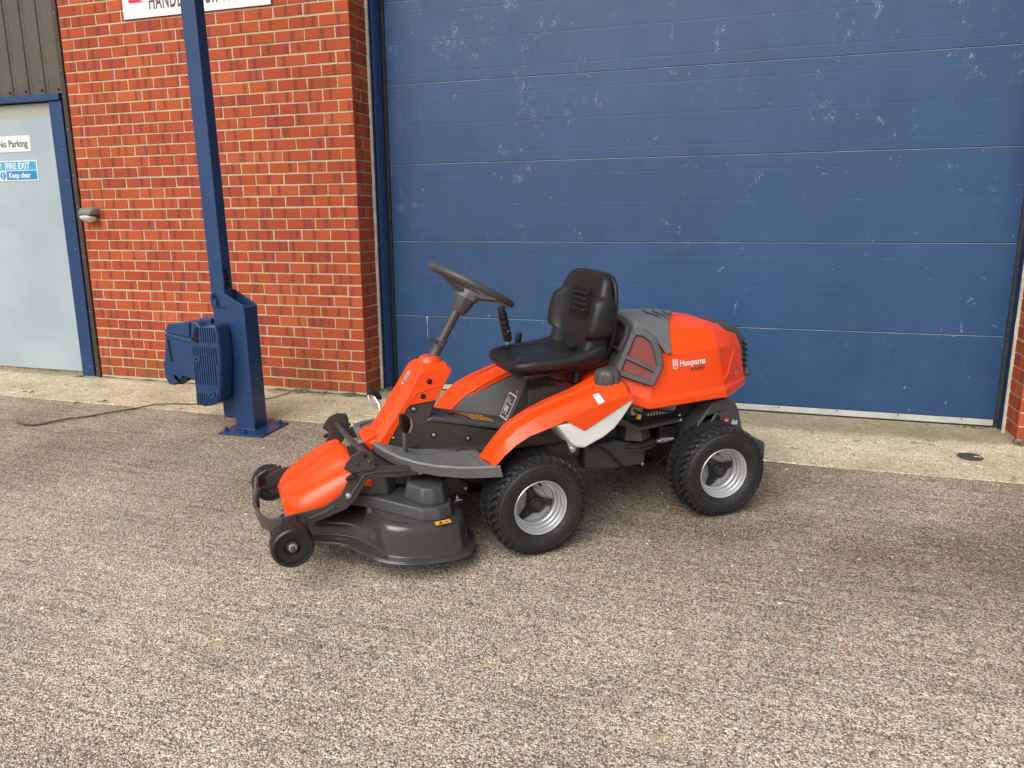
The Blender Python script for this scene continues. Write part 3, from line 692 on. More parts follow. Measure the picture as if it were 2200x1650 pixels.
# board at the top of the wall
s3 = empty('advertising_board'); tag(s3, 'white advertising board with grey capitals high on the brick wall behind the blue post', 'sign')
g = G(); g.box(-1.755, -.558, -.012, -.006, 2.562, 3.12); g.obj('board', 'sign_white', s3, smooth=0, bevel=.001)
text('HANDLE YOUR WORLD', 'lettering', 'sign_text', s3, (-1.532, -.0122, 2.612), (1, 0, 0), (0, 0, 1), .150, .50, spacing=1.12, bold=.0025)
g = G(); g.box(-1.70, -1.40, -.0135, -.0122, 2.662, 2.96); g.obj('logo_field', 'red_print', s3, smooth=0)
g = G(); g.lathe([(.055, -.0138), (.055, -.0146), (.085, -.0146), (.085, -.0138)], 32, 'y', Matrix.Translation((-1.55, 0, 2.745))); g.obj('logo_ring', 'white', s3, smooth=0)
for x, z in ((-1.73, 2.60), (-.60, 2.60), (-1.73, 3.08), (-.60, 3.08)):
    g = G(); g.lathe([(0, -.0145), (.004, -.0135), (.005, -.012)], 10, 'y', Matrix.Translation((x, 0, z))); g.obj('screw', 'zinc', s3)
# bulkhead light
wl = empty('wall_light', (-2.25, 0, 1.24)); tag(wl, 'small grey wall light with milky diffuser on the brick wall near the fire door', 'wall light')
g = G(); secs = []
for y, a, b, c_ in ((0, .070, .052, .012), (-.03, .072, .054, .010), (-.065, .066, .044, .010), (-.085, .056, .022, .006)):
    secs.append([(-a, y, -.002 + c_ * 0), (-a * .97, y, b * .7), (-a * .75, y, b), (a * .75, y, b), (a * .97, y, b * .7), (a, y, -.002)])
g.loft(secs, True, True); o = g.obj('housing', 'lamp_grey', wl, smooth=40, bevel=.004)
g = G(); secs = []
for y, a, b in ((-.004, .058, .050), (-.035, .066, .062), (-.070, .064, .050), (-.096, .050, .022)):
    secs.append([(-a, y, -.004), (-a * .9, y, -b * .7), (-a * .55, y, -b), (a * .55, y, -b), (a * .9, y, -b * .7), (a, y, -.004)])
g.loft(secs); g.obj('diffuser', 'lamp_glass', wl, smooth=60, sub=1)

# ------------------------------------------------------------------ tilting barrier post
bp = empty('barrier_post', (-.35, -.815, gz(-.815))); inv = bp.matrix_world.inverted()
tag(bp, 'tall blue steel post hinged in a bolted box base before the brick wall', 'post'); bp.location = (0, 0, 0)
gb = gz(-.83)
tilt = Matrix.Translation((-.32, -.83, gb + .002)) @ Matrix.Rotation(math.atan(SL), 4, 'X')
g = G(); g.box(-.155, .150, -.140, .140, 0, .010, tilt @ Matrix.Rotation(.02, 4, 'Z')); g.obj('base_plate', 'blue_post', bp, smooth=0, bevel=.0015)
g = G(); g.box(-.157, .152, -.142, .142, -.004, .0005, tilt @ Matrix.Rotation(.02, 4, 'Z')); g.obj('rust_edge', 'rust', bp, smooth=0)
bxs = Matrix(((1, 0, -.006, 0), (0, 1, .0, 0), (0, 0, 1, 0), (0, 0, 0, 1)))
g = G(); a0, a1, b0, b1 = -.412, -.280, -.878, -.752; z0 = gb + .012; z1 = .690
secs = [[(a0, b0, z0), (a1, b0, z0), (a1, b1, z0), (a0, b1, z0)], [(a0 - .006, b0, z1), (a1 - .010, b0, z1), (a1 - .010, b1, z1 + .004), (a0 - .006, b1, z1 + .004)]]
g.loft(secs); g.obj('box_section', 'blue_post', bp, smooth=0, bevel=.004)
g = G(); g.tube([(a0 - .004, b0 - .003, z0), (a1 + .003, b0 - .003, z0), (a1 + .003, b1, z0)], .005, 6); g.obj('weld_bead', 'blue_post', bp)
for x, y in ((-.125, -.10), (.118, .10), (-.120, .115), (.02, -.118)):
    g = G(); mt = tilt @ Matrix.Translation((x, y, .010))
    g.lathe([(0, .030), (.008, .028), (.008, .014), (.0001, .014)], 10, 'z', mt); g.prism([(.014 * math.cos(k * 1.0472), .014 * math.sin(k * 1.0472)) for k in range(6)], 0, .013, 'z', mt); g.obj('anchor_bolt', 'blue_post', bp, smooth=30)
ear = [(-.520, .755), (-.505, .772), (-.462, .786), (-.440, .783), (-.292, .700), (-.292, .688), (-.425, .688), (-.520, .694)]
for y in (-.880, -.758):
    g = G(); g.prism(ear, y, y + .008, 'y'); g.obj('hinge_ear', 'blue_post', bp, smooth=0, bevel=.0015)
g = G(); g.tube([(-.492, -.905, .752), (-.492, -.74, .752)], .009, 10); g.obj('hinge_pin', 'blue_post', bp)
g = G(); g.tube([(-.496, -.893, .770), (-.490, -.896, .740), (-.478, -.893, .722), (-.474, -.891, .700)], .006, 6); g.tube([(-.474, -.893, .745), (-.468, -.896, .72), (-.472, -.893, .69)], .004, 6); g.obj('lock_chain', 'blue_post', bp)
# mast
g = G()
def mast(z): return -.4485 - .026 * (z / 1.0) + (.0 if z > 0 else 0)
secs = []
for z in (.010, .7, 1.4, 2.4, 3.3):
    cx_ = -.455 - .0215 * z; w_, d_ = .049, .040
    secs.append([(cx_ - w_, -.83 - d_, z), (cx_ + w_, -.83 - d_, z), (cx_ + w_, -.83 + d_, z), (cx_ - w_, -.83 + d_, z)])
g.loft(secs); g.obj('mast', 'blue_post', bp, smooth=0, bevel=.006, seg=3)
g = G()
for q in range(26):
    a = rnd.random(); z = .80 + .13 * a; wv = .022 * (1 - a * .5); y = -.83 - .03 + rnd.uniform(-.0, .035)
    x = -.455 - .0215 * z + .0492; r = rnd.uniform(.004, .012)
    g.add([(x + .0004, y + r * math.cos(t_ * 1.05) * .8, z + r * 1.5 * math.sin(t_ * 1.05)) for t_ in range(6)], [tuple(range(6))])
g.obj('tar_patch', 'void', bp, smooth=0, solid=.0006)
# counterweights
A = [(-.800, .545), (-.790, .580), (-.660, .603), (-.640, .600), (-.600, .60), (-.56, .56), (-.56, .26), (-.660, .246), (-.742, .266), (-.752, .225), (-.800, .205), (-.848, .205), (-.872, .255), (-.876, .345), (-.862, .360), (-.835, .520)]
g = G(); g.prism(A, -.925, -.80, 'y'); w1 = g.obj('counterweight', 'blue_post', bp, smooth=30, bevel=.008, seg=3)
g = G(); g.prism([(-.835, .505), (-.56, .462), (-.56, .475), (-.832, .528)], -.931, -.92, 'y'); g.prism([(-.832, .535), (-.650, .51), (-.64, .60), (-.795, .585)], -.936, -.92, 'y'); g.obj('raised_band', 'blue_post', w1, smooth=0, bevel=.004)
g = G(); g.box(-.822, -.800, -.9275, -.91, .350, .492, Matrix.Translation((-.81, 0, .42)) @ Matrix.Rotation(-.10, 4, 'Y') @ Matrix.Translation((.81, 0, -.42))); g.obj('hand_slot', 'void', w1, smooth=0, bevel=.006)
g = G(); g.prism([(-.788, .270), (-.80, .25), (-.775, .243), (-.70, .262), (-.70, .240), (-.742, .214), (-.79, .215), (-.775, .235), (-.81, .262)], -.9275, -.91, 'y'); g.obj('hook_notch', 'void', w1, smooth=0)
Bp = [(-.545, .515), (-.535, .575), (-.470, .596), (-.412, .602), (-.395, .570), (-.385, .43), (-.395, .33), (-.418, .150), (-.470, .118), (-.548, .100), (-.572, .165), (-.590, .190), (-.590, .260), (-.575, .495)]
g = G(); g.prism(Bp, -1.000, -.885, 'y'); w2 = g.obj('counterweight', 'blue_post', bp, smooth=30, bevel=.014, seg=3)
def xr_at(z): 
    return (-.585 if z > .2 else -.56), (-.405 if z > .3 else -.43)
for i in range(11):
    x = -.578 + i * .0155
    for z0_, z1_ in ((.245, .47), (.115, .190), (.50, .585)):
        if z0_ == .50 and x < -.53: continue
        if z0_ == .115: z0_ = .115 + max(0, (x + .50)) * .45
        if x > -.43 and z0_ < .2: continue
        if x > -.425 and z0_ == .245: z0_ = .36
        g = G(); g.prism([(x, z0_), (x + .0105, z0_), (x + .0105, z1_), (x, z1_)], -1.0075, -.998, 'y'); g.obj('rib', 'blue_post', w2, smooth=0, bevel=.0025)
g = G(); g.lathe([(.008, -1.012), (.022, -1.012), (.024, -1.0), (.02, -.995)], 20, 'y', Matrix.Translation((-.545, 0, .395))); g.obj('bolt_boss', 'blue_post', w2)
g = G(); g.lathe([(.008, -1.010), (.024, -1.010), (.027, -1.0), (.02, -.995)], 20, 'y', Matrix.Translation((-.468, 0, .185))); g.obj('bolt_boss', 'blue_post', w2)
g = G(); g.prism([(-.586, .50), (-.53, .49), (-.525, .575), (-.545, .585), (-.56, .53)], -1.006, -.99, 'y'); g.obj('grip_recess', 'void', w2, smooth=0, bevel=.004)
for w_ in (w1, w2): pass
g = G(); g.box(-.53, -.40, -.80, -.76, .45, .60); g.box(-.63, -.545, -.86, -.79, .56, .615); g.obj('weight_carrier', 'blue_post', bp, smooth=0, bevel=.006)

# ------------------------------------------------------------------ fallen vine, litter
vp = [(-1.899, -1.121), (-1.80, -1.150), (-1.748, -1.142), (-1.681, -1.065), (-1.622, -.978), (-1.539, -.873), (-1.459, -.799), (-1.403, -.697), (-1.322, -.574), (-1.179, -.515), (-1.019, -.475), (-.793, -.40), (-.62, -.22), (-.56, -.03)]
P = []; Rr = []
for i in range(len(vp) - 1):
    for k in range(6):
        t_ = k / 6; x = vp[i][0] * (1 - t_) + vp[i + 1][0] * t_; y = vp[i][1] * (1 - t_) + vp[i + 1][1] * t_
        q = (i + t_) / (len(vp) - 1)
        P.append((x + rnd.uniform(-.003, .003), y + rnd.uniform(-.004, .004), gz(y) + .008 + .006 * abs(math.sin(q * 17)))); Rr.append(.0075 * (1 - .62 * q) * rnd.uniform(.85, 1.1))
g = G(); g.tube(P, Rr, 7); o = g.obj('fallen_twig', 'twig'); tag(o, 'long thin mossy twig lying on the concrete left of the blue post', 'twig')
def leafset(name, pts, mat, label, cat):
    g = G()
    for x, y, s, yaw in pts:
        c_, s_ = math.cos(yaw), math.sin(yaw); ol = [(-1, 0, .1), (-.4, .42, .3), (.3, .36, .22), (1, 0, .35), (.3, -.38, .3), (-.4, -.40, .12)]
        g.add([(x + (a * c_ - b * s_) * s, y + (a * s_ + b * c_) * s, gz(y) + .003 + h * s * rnd.uniform(.4, 1.3)) for a, b, h in ol], [(0, 1, 2, 5), (2, 3, 4, 5)])
    o = g.obj(name, mat, smooth=0, kind='stuff', solid=.0006); tag(o, label, cat); return o
pts = [(.05 + rnd.gauss(0, .03), .27 + rnd.gauss(0, .03), rnd.uniform(.008, .02), rnd.uniform(0, 6)) for _ in range(60)]
pts += [(-1.85 + .1 * q + rnd.gauss(0, .01), -.62 + .07 * q + rnd.gauss(0, .01), rnd.uniform(.008, .018), rnd.uniform(0, 6)) for q in [rnd.random() for _ in range(10)]]
pts += [(3.92 + rnd.gauss(0, .06), -.66 + rnd.gauss(0, .03), rnd.uniform(.008, .016), rnd.uniform(0, 6)) for _ in range(16)]
pts += [(3.80 + rnd.gauss(0, .07), .29 + rnd.gauss(0, .01), rnd.uniform(.006, .013), rnd.uniform(0, 6)) for _ in range(22)]
pts += [(rnd.uniform(-2, 3.9), rnd.uniform(-2.8, -.2), rnd.uniform(.005, .010), rnd.uniform(0, 6)) for _ in range(45)]
leafset('leaf_litter', pts, 'leaf', 'dry brown leaf litter gathered at the door corner and blown over the yard', 'leaves')
pts = [(rnd.uniform(-.8, 3.9), rnd.uniform(-3.1, -.8), rnd.uniform(.004, .009), rnd.uniform(0, 6)) for _ in range(40)] + [(3.98 + rnd.gauss(0, .02), -.035 + rnd.gauss(0, .01), .012, rnd.uniform(0, 6)) for _ in range(6)]
leafset('yellow_leaf_fragments', pts, 'leaf_yellow', 'yellow leaf fragments scattered over the concrete yard', 'leaves')
pts = [(-2.55 + rnd.gauss(0, .012), -.03 + rnd.gauss(0, .006), rnd.uniform(.01, .02), rnd.uniform(0, 6)) for _ in range(10)] + [(-2.55 + rnd.gauss(0, .05), -.50 + rnd.gauss(0, .02), rnd.uniform(.01, .02), rnd.uniform(0, 6)) for _ in range(9)] + [(-1.93, -.64, .02, 1.), (-1.92, -.66, .018, 2.)]
leafset('small_weeds', pts, 'weed', 'tiny green weeds at the foot of the blue door frame', 'weeds')
# loose rubble clod at the door corner
g = G()
for q in range(14):
    x, y, r = .03 + rnd.uniform(-.05, .05), .22 + rnd.uniform(-.03, .06), rnd.uniform(.008, .02)
    g.lathe([(0, r), (r * .7, r * .6), (r, 0), (r * .8, -r)], 6, 'z', Matrix.Translation((x, y, gz(0) + r * .3)) @ Matrix.Rotation(rnd.uniform(0, 3), 4, 'Z') @ Matrix.Rotation(rnd.uniform(-.4, .4), 4, 'X'))
o = g.obj('rubble', 'rubble', smooth=0, kind='stuff'); tag(o, 'crumbled cement lying in the left corner of the sectional door', 'rubble')
# ------------------------------------------------------------------ ride-on mower (local: x backwards, y away from the camera side, z up)
_MM = Matrix(((.7670, -.6416, 0, 1.545), (.6410, .7663, -.045, -1.588), (.0288, .0345, .999, -.1013), (0, 0, 0, 1)))
mw = empty('ride_on_mower', mat=_MM)
tag(mw, 'orange ride-on mower with black seat, front deck and grey hubbed tyres standing on the concrete', 'ride-on mower')

def wheel(x, y, side, yaw):
    """side -1: outer face towards -y"""
    w = bpy.data.objects.new('wheel', None); w.empty_display_size = .05; link(w, mw)
    w.location = (x, y, .2); w.rotation_euler = (0, rnd.uniform(0, 6), yaw)
    if side > 0: w.rotation_euler = (0, rnd.uniform(0, 6), yaw + math.pi)
    HW = .080
    g = G()
    prof = [(.106, -.070), (.112, -.0755), (.118, -.074), (.124, -.080), (.140, -.0865), (.152, -.0885), (.166, -.0880), (.178, -.083), (.182, -.077), (.1865, -.063), (.1890, -.035), (.1895, 0),
            (.1890, .035), (.1865, .063), (.182, .077), (.178, .083), (.152, .0885), (.124, .080), (.106, .070)]
    g.lathe(prof, 72, 'y')
    # tread lugs
    def lug(a, y, la, ly, h, skew=0, r0=.1910, tilt=0):
        V = []
        for dr, sc in ((-.006, 1.0), (h, .80)):
            for sa, sy in ((-1, -1), (1, -1), (1, 1), (-1, 1)):
                yy = y + sy * ly * sc; rr = r0 + dr - max(0, abs(yy) - .052) * (.50 if tilt else .30)
                aa = a + sa * la * sc + skew * (yy - y)
                V.append((rr * math.cos(aa), yy, rr * math.sin(aa)))
        g.add(V, [(0, 1, 2, 3), (4, 5, 6, 7), (0, 1, 5, 4), (1, 2, 6, 5), (2, 3, 7, 6), (3, 0, 4, 7)])
    N = 36
    for k in range(N):
        a = 2 * math.pi * k / N; st = 2 * math.pi / N
        lug(a, -.040, st * .27, .0080, .014, 9); lug(a + st * .5, -.040, st * .14, .004, .014, -9)
        lug(a + st * .5, -.018, st * .27, .0070, .014, -9); lug(a, -.016, st * .13, .0045, .014, 6)
        lug(a, .006, st * .27, .0070, .014, 9); lug(a + st * .5, .006, st * .13, .0045, .014, 9)
        lug(a + st * .5, .028, st * .27, .0070, .014, 9); lug(a, .030, st * .13, .0045, .014, -6)
        for s_ in (-1, 1):
            lug(a + (st * .25 if s_ > 0 else 0), s_ * .0585, st * .29, .0090, .0150, -6 * s_, .1910)
            lug(a + (st * .25 if s_ > 0 else 0) + st * .5, s_ * .0745, st * .24, .0090, .0150, 0, .1905, 1)
            lug(a + (st * .25 if s_ > 0 else 0), s_ * .078, st * .10, .006, .012, 0, .1905, 1)
    g.obj('tyre', 'rubber', w, smooth=38)
    g = G()
    for k in range(44):          # raised sidewall marks
        a = 2 * math.pi * k / 44
        if (k // 7) % 2: 
            mt = Matrix.Rotation(-a, 4, 'Y') @ Matrix.Translation((.146, -.0882, 0)); g.box(-.006, .006, -.0014, .002, -.0022, .0022, mt)
    g.lathe([(.170, -.0878), (.1715, -.0892), (.173, -.0868)], 72, 'y'); g.lathe([(.1255, -.0806), (.127, -.0828), (.1285, -.0818)], 72, 'y')
    g.obj('sidewall_relief', 'rubber', w, smooth=38, kind='stuff')
    g = G()
    g.lathe([(.1035, -.0700), (.1065, -.0765), (.1105, -.0785), (.1125, -.0765), (.1115, -.0715), (.106, -.069)], 64, 'y')
    g.lathe([(.1035, -.0705), (.1015, -.062), (.0985, -.058), (.0975, -.040), (.0935, -.037), (.0905, -.022), (.0855, -.018), (.083, .002), (.060, .006), (.052, .0005), (.020, .0005), (0, .0005)], 64, 'y')
    g.lathe([(.104, .07), (.098, .05), (.083, .01)], 48, 'y')
    g.obj('rim', 'rim', w, smooth=28)
    # three-armed hub cap
    g = G(); out = []
    ring = []
    for k in range(3):
        a0 = k * 2.0944
        for da, r in ((-.42, .040), (-.235, .060), (-.15, .080), (.0, .084), (.15, .080), (.235, .060), (.42, .040)):
            ring.append((a0 + da, r))
    def sec(sc, y, tipdrop):
        return [((r * sc) * math.cos(a), y + tipdrop * max(0, (r - .04)) / .044, (r * sc) * math.sin(a)) for a, r in ring]
    g.loft([sec(1.03, .000, .0), sec(1.0, -.022, .018), sec(.93, -.032, .020), sec(.55, -.040, .012)], True, True)
    g.lathe([(0, -.046), (.022, -.046), (.024, -.045), (.026, -.0475), (.031, -.0475), (.034, -.044), (.036, -.034)], 32, 'y')
    g.obj('hub_cap', 'black', w, smooth=30)
    # crowned H roundel on the cap
    g = G(); yb = -.0462
    for x0 in (-.0052, .0034): g.box(x0, x0 + .0020, yb - .0012, yb, -.0075, .0070)
    g.box(-.004, .004, yb - .0012, yb, -.0012, .0010)
    g.lathe([(.0115, yb), (.0120, yb - .0014), (.0138, yb - .0014), (.0142, yb)], 24, 'y'); g.obj('hub_emblem', 'plastic', w, smooth=20)
    g = G(); mt = Matrix.Rotation(2.6, 4, 'Y'); g.tube([mt @ Vector((.083, -.01, 0)), mt @ Vector((.080, -.042, 0))], .0052, 10); g.obj('valve', 'black', w)
    return w
w1_ = wheel(0, -.348, -1, 0); w1_.rotation_euler = (0, 2.3, 0)
w2_ = wheel(.872, -.345, -1, math.radians(-5)); w2_.rotation_euler = (0, 1.95, math.radians(-6))
w3_ = wheel(0, .348, 1, 0); w4_ = wheel(.872, .345, 1, math.radians(-6))

# ---- chassis
g = G(); g.prism([(-.60, .30), (-.60, .375), (-.30, .385), (-.05, .37), (.15, .36), (.30, .42), (.46, .43), (.50, .36), (.48, .215), (.44, .21), (.26, .225), (.05, .20), (-.2, .24), (-.45, .27)], -.145, .145, 'y')
g.obj('frame', 'steel_dark', mw, smooth=0, bevel=.003)
g = G(); g.tube([(0, -.30, .2), (0, .30, .2)], .04, 16); g.box(-.09, .09, -.20, .20, .13, .34); g.obj('front_axle', 'black', mw, smooth=30, bevel=.006)
g = G(); g.tube([(.87, -.29, .2), (.87, .29, .2)], .035, 16); g.box(.79, .95, -.17, .17, .12, .33); g.obj('rear_axle', 'black', mw, smooth=30, bevel=.01)
g = G(); g.prism([(.10, .28), (.28, .30), (.28, .545), (.20, .60), (.14, .60)], -.135, .135, 'y'); g.obj('seat_tower', 'steel_dark', mw, smooth=0, bevel=.003)
# front frame under the steering column
side = [(-.560, .395), (-.523, .434), (-.430, .580), (-.418, .592), (-.309, .600), (-.345, .510), (-.062, .428), (.03, .40), (.03, .345), (-.394, .345), (-.54, .35)]
g = G(); g.prism(side, -.090, .090, 'y'); g.obj('front_frame', 'steel_dark', mw, smooth=0, bevel=.003)
g = G(); g.prism([(-.312, .606), (-.300, .604), (-.338, .512), (-.350, .512)], -.086, .086, 'y'); g.prism([(-.352, .500), (-.350, .516), (-.330, .524), (-.05, .450), (.02, .432), (.02, .412), (-.06, .434), (-.335, .505)], -.096, .096, 'y')
g.obj('tunnel_cover', 'plastic', mw, smooth=20, bevel=.006)
sl_t = Vector((-.05 + .33, 0, .450 - .524)).normalized()
def tun(x, y): return Vector((x, y, .524 + (x + .330) * (.450 - .524) / .28 + .0035))
g = G(); q = [tun(-.165, .062), tun(-.060, .062), tun(-.040, -.012), tun(-.150, -.004)]
q = [tun(-.175, .045), tun(-.065, .045), tun(-.045, -.045), tun(-.150, -.045)]
g.add(q, [(0, 1, 2, 3)]); g.obj('warning_label', 'yellow', mw, smooth=0, solid=.0008)
g = G()
for i in range(5):
    for j in range(3):
        a = tun(-.160 + i * .021, .032 - j * .028); g.add([a + Vector((0, 0, .0006)), a + Vector((.013, 0, -.0028)), a + Vector((.014, -.018, -.0028)), a + Vector((.001, -.018, .0006))], [(0, 1, 2, 3)])
g.obj('warning_symbols', 'dark_print', mw, smooth=0, kind='stuff')
g = G(); a = tun(-.215, .0); g.lathe([(0, .001), (.010, .001), (.012, 0)], 16, 'z', Matrix.Translation(a)); g.lathe([(0, .001), (.006, .001), (.007, 0)], 12, 'z', Matrix.Translation(tun(-.235, -.01))); g.obj('pin_holes', 'void', mw, smooth=0)
def bolt(x, y, z, r=.008, mat='zinc', recess=True, ax='y'):
    g = G()
    if recess: g.lathe([(0, -.0006), (r * 1.7, -.0006), (r * 1.75, 0)], 20, 'y', Matrix.Translation((x, y, z)), mi=1)
    g.lathe([(0, -.0055), (r * .55, -.0055), (r * .9, -.004), (r, -.0015), (r, 0)], 16, 'y', Matrix.Translation((x, y, z)), mi=0)
    return g.obj('bolt', [mat, 'black'], mw, smooth=40)
for x, z in ((-.404, .566), (-.326, .446), (-.180, .410)): bolt(x, -.0905, z)
bolt(-.492, -.0905, .458, .006); bolt(-.425, -.0905, .392, .006)
g = G(); g.box(-.452, -.398, -.094, -.090, .372, .408); g.obj('pedal_slot', 'void', mw, smooth=0, bevel=.002)

# ---- orange steering column housing
PC = [(-.600, .450), (-.562, .464), (-.490, .560), (-.420, .662), (-.378, .722), (-.350, .737), (-.252, .733), (-.236, .716), (-.306, .594), (-.418, .586), (-.432, .576), (-.521, .430), (-.575, .418)]
PS = [(-.576, .440), (-.546, .453), (-.478, .543), (-.422, .624), (-.376, .705), (-.350, .719), (-.256, .716), (-.240, .706), (-.308, .592), (-.418, .584), (-.430, .574), (-.519, .430), (-.560, .418)]
def cs(P, y): return [(x, y, z) for x, z in P]
PSi = [(x * .994 - .0024, z * .994 + .0035) for x, z in PS]
g = G(); g.loft([cs(PSi, -.0945), cs(PS, -.0915), cs(PC, -.055), cs(PC, .055), cs(PS, .0915), cs(PSi, .0945)])
col = g.obj('column_housing', 'orange', mw, smooth=22, bevel=.007, seg=3)
g = G(); g.loft([[(-.305 + .050 * math.cos(a) * s, .050 * math.sin(a) * s, z + .0 * math.cos(a)) for a in [k * math.pi / 6 for k in range(12)]] for s, z in ((1.0, .733), (.82, .752), (.70, .757))]); g.obj('column_collar', 'orange', col, smooth=40)
# raised lower edge panel and foot flare
g = G(); g.prism([(-.405, .600), (-.320, .606), (-.268, .690), (-.262, .712), (-.292, .735), (-.352, .728)], -.0955, -.090, 'y') if False else None
g = G(); g.tube([(-.405, -.094, .612), (-.392, -.0945, .632), (-.350, -.0945, .640), (-.290, -.094, .652)], .0035, 6); g.obj('housing_crease', 'orange', col)
for x, z in ((-.334, .672), (-.363, .614)):
    g = G(); g.lathe([(0, -.0955), (.0115, -.0955), (.012, -.093)], 20, 'y', Matrix.Translation((x, 0, z))); g.lathe([(0, -.0985), (.005, -.0985), (.0055, -.0955)], 12, 'y', Matrix.Translation((x, 0, z))); g.obj('plug', 'black', col, smooth=30)
g = G(); g.prism([(-.607, .450), (-.585, .470), (-.545, .478), (-.520, .432), (-.582, .412)], -.070, .064, 'y'); o = g.obj('housing_foot', 'orange', col, smooth=22, bevel=.0035, seg=2)
# emblem on the sloping front face: crown over a rounded shield with H
fd_ = Vector((.070, 0, .102)).normalized(); fn = Vector((-fd_.z, 0, fd_.x)); base = Vector((-.4105, -.014, .676)) + fn * .0006
def fp(u, v, h=0): return base + Vector((0, -1, 0)) * u + fd_ * v + fn * h
def plate(name, mat, par, fpf, polys, h=.0008, thick=.0008):
    g = G()
    for pl_ in polys:
        n = len(pl_); g.add([fpf(u, v, h) for u, v in pl_] + [fpf(u, v, h - thick) for u, v in pl_], [tuple(range(n)), tuple(range(n, 2 * n))[::-1]] + [(i, (i + 1) % n, n + (i + 1) % n, n + i) for i in range(n)])
    return g.obj(name, mat, par, smooth=0)
def shield(r, h, cut=0): return [(-r, h * .55), (-r, -h * .35)] + [(r * math.sin(a), -h * .35 - r * math.cos(a)) for a in [(-90 + 22.5 * k) * math.pi / 180 for k in range(1, 8)]] + [(r, -h * .35), (r, h * .55)]
def emblem(fpf, s, par, outer, inner, letter):
    sc = lambda P: [(a * s, b * s) for a, b in P]
    plate('emblem', outer, par, fpf, [sc(shield(1, 1.6))], .0010)
    plate('emblem_field', inner, par, fpf, [sc(shield(.72, 1.35))], .0016)
    plate('emblem_letter', letter, par, fpf, [sc([(-.42, -.55), (-.20, -.55), (-.20, .62), (-.42, .62)]), sc([(.20, -.55), (.42, -.55), (.42, .62), (.20, .62)]), sc([(-.2, -.08), (.2, -.08), (.2, .16), (-.2, .16)])], .0022)
    plate('emblem_crown', outer, par, fpf, [sc([(-1.0, 1.0), (1.0, 1.0), (1.0, 1.25), (-1.0, 1.25)]), sc([(-1.0, 1.25), (-.62, 1.25), (-.82, 1.9), (-1.12, 1.9)]), sc([(-.18, 1.25), (.18, 1.25), (.16, 2.0), (-.16, 2.0)]), sc([(.62, 1.25), (1.0, 1.25), (1.12, 1.9), (.82, 1.9)])], .0010)
emblem(lambda u, v, h=0: fp(u * .95, v, h), .0180, col, 'label_grey', 'sign_text', 'label_grey')
# ---- steering column and wheel
cdir = Vector((math.sin(math.radians(29)), 0, math.cos(math.radians(29)))); swc = Vector((-.112, 0, 1.030))
cb = Vector((-.294, 0, .738)); ct = Vector((-.170, 0, .945))
g = G(); g.tube([cb - Vector((.012, 0, .02)), ct], .0185, 20); sc_ = g.obj('steering_column', 'steel_dark', mw)
g = G(); g.tube([cb + (ct - cb) * .0, cb + (ct - cb) * .38], .0215, 20); g.tube([cb + (ct - cb) * .36, cb + (ct - cb) * .40], .024, 20); g.obj('column_sleeve', 'plastic', sc_, smooth=40)
g = G(); g.loft([[(-.262 + a, -.024 + b, .806 + c_) for a, b, c_ in ((-.004, 0, -.008), (.010, 0, -.004), (.010, .012, .006), (-.006, .012, .004))], [(-.318 + a, -.045 + b, .838 + c_) for a, b, c_ in ((-.002, 0, -.004), (.004, 0, -.002), (.004, .010, .003), (-.002, .010, .002))]])
g.tube([(-.262, -.042, .806), (-.262, -.012, .806)], .011, 12); g.obj('tilt_lever', 'plastic', sc_, smooth=30, bevel=.002)
u1 = Vector((cdir.z, 0, -cdir.x)); u2 = Vector((0, 1, 0))
sw = bpy.data.objects.new('steering_wheel', None); link(sw, mw); sw.matrix_local = Matrix.Translation(swc) @ Matrix((u1, u2, cdir)).transposed().to_4x4()
g = G(); RR = .180; secs = []
for k in range(72):
    a = 2 * math.pi * k / 72; r = .0125
    grip = .0012 * (1 if math.sin(a * 30) > 0 else 0)
    secs.append([((RR + (r + (grip if b > 180 else 0)) * math.cos(math.radians(b))) * math.cos(a), (RR + r * math.cos(math.radians(b))) * math.sin(a), (r + grip * .4) * 1.12 * math.sin(math.radians(b))) for b in range(0, 360, 30)])
secs.append(secs[0]); g.loft(secs, True, False); g.obj('wheel_rim', 'plastic', sw, smooth=60)
for ang in (math.pi, .62, -.62):
    g = G(); c_, s_ = math.cos(ang), math.sin(ang); secs = []
    for r, wdt, z, th in ((.030, .036, -.038, .016), (.075, .031, -.032, .014), (.120, .025, -.014, .012), (.150, .022, -.002, .009), (.176, .024, .001, .008)):
        secs.append([(r * c_ - w_ * s_, r * s_ + w_ * c_, z + t_) for w_, t_ in ((-wdt, 0), (-wdt * .7, th), (wdt * .7, th), (wdt, 0), (wdt * .7, -th * .6), (-wdt * .7, -th * .6))])
    g.loft(secs); g.obj('spoke', 'plastic', sw, smooth=30)
g = G(); secs = []
for z, a, b in ((-.020, .030, .036), (-.026, .044, .052), (-.045, .048, .054), (-.060, .046, .050)): secs.append([(a * math.cos(t_) * (1.12 if math.cos(t_) > 0 else 1), b * math.sin(t_), z) for t_ in [k * math.pi / 4 + .39 for k in range(8)]])
g.loft(secs); g.obj('hub_pad', 'plastic_light', sw, smooth=25, bevel=.003)
g = G(); secs = []
for z, a, b in ((-.058, .044, .046), (-.075, .042, .042), (-.118, .030, .030), (-.128, .022, .022)): secs.append([(a * math.cos(t_), b * math.sin(t_), z) for t_ in [k * math.pi / 4 + .39 for k in range(8)]])
g.loft(secs); g.obj('hub_shroud', 'plastic', sw, smooth=25, bevel=.004)

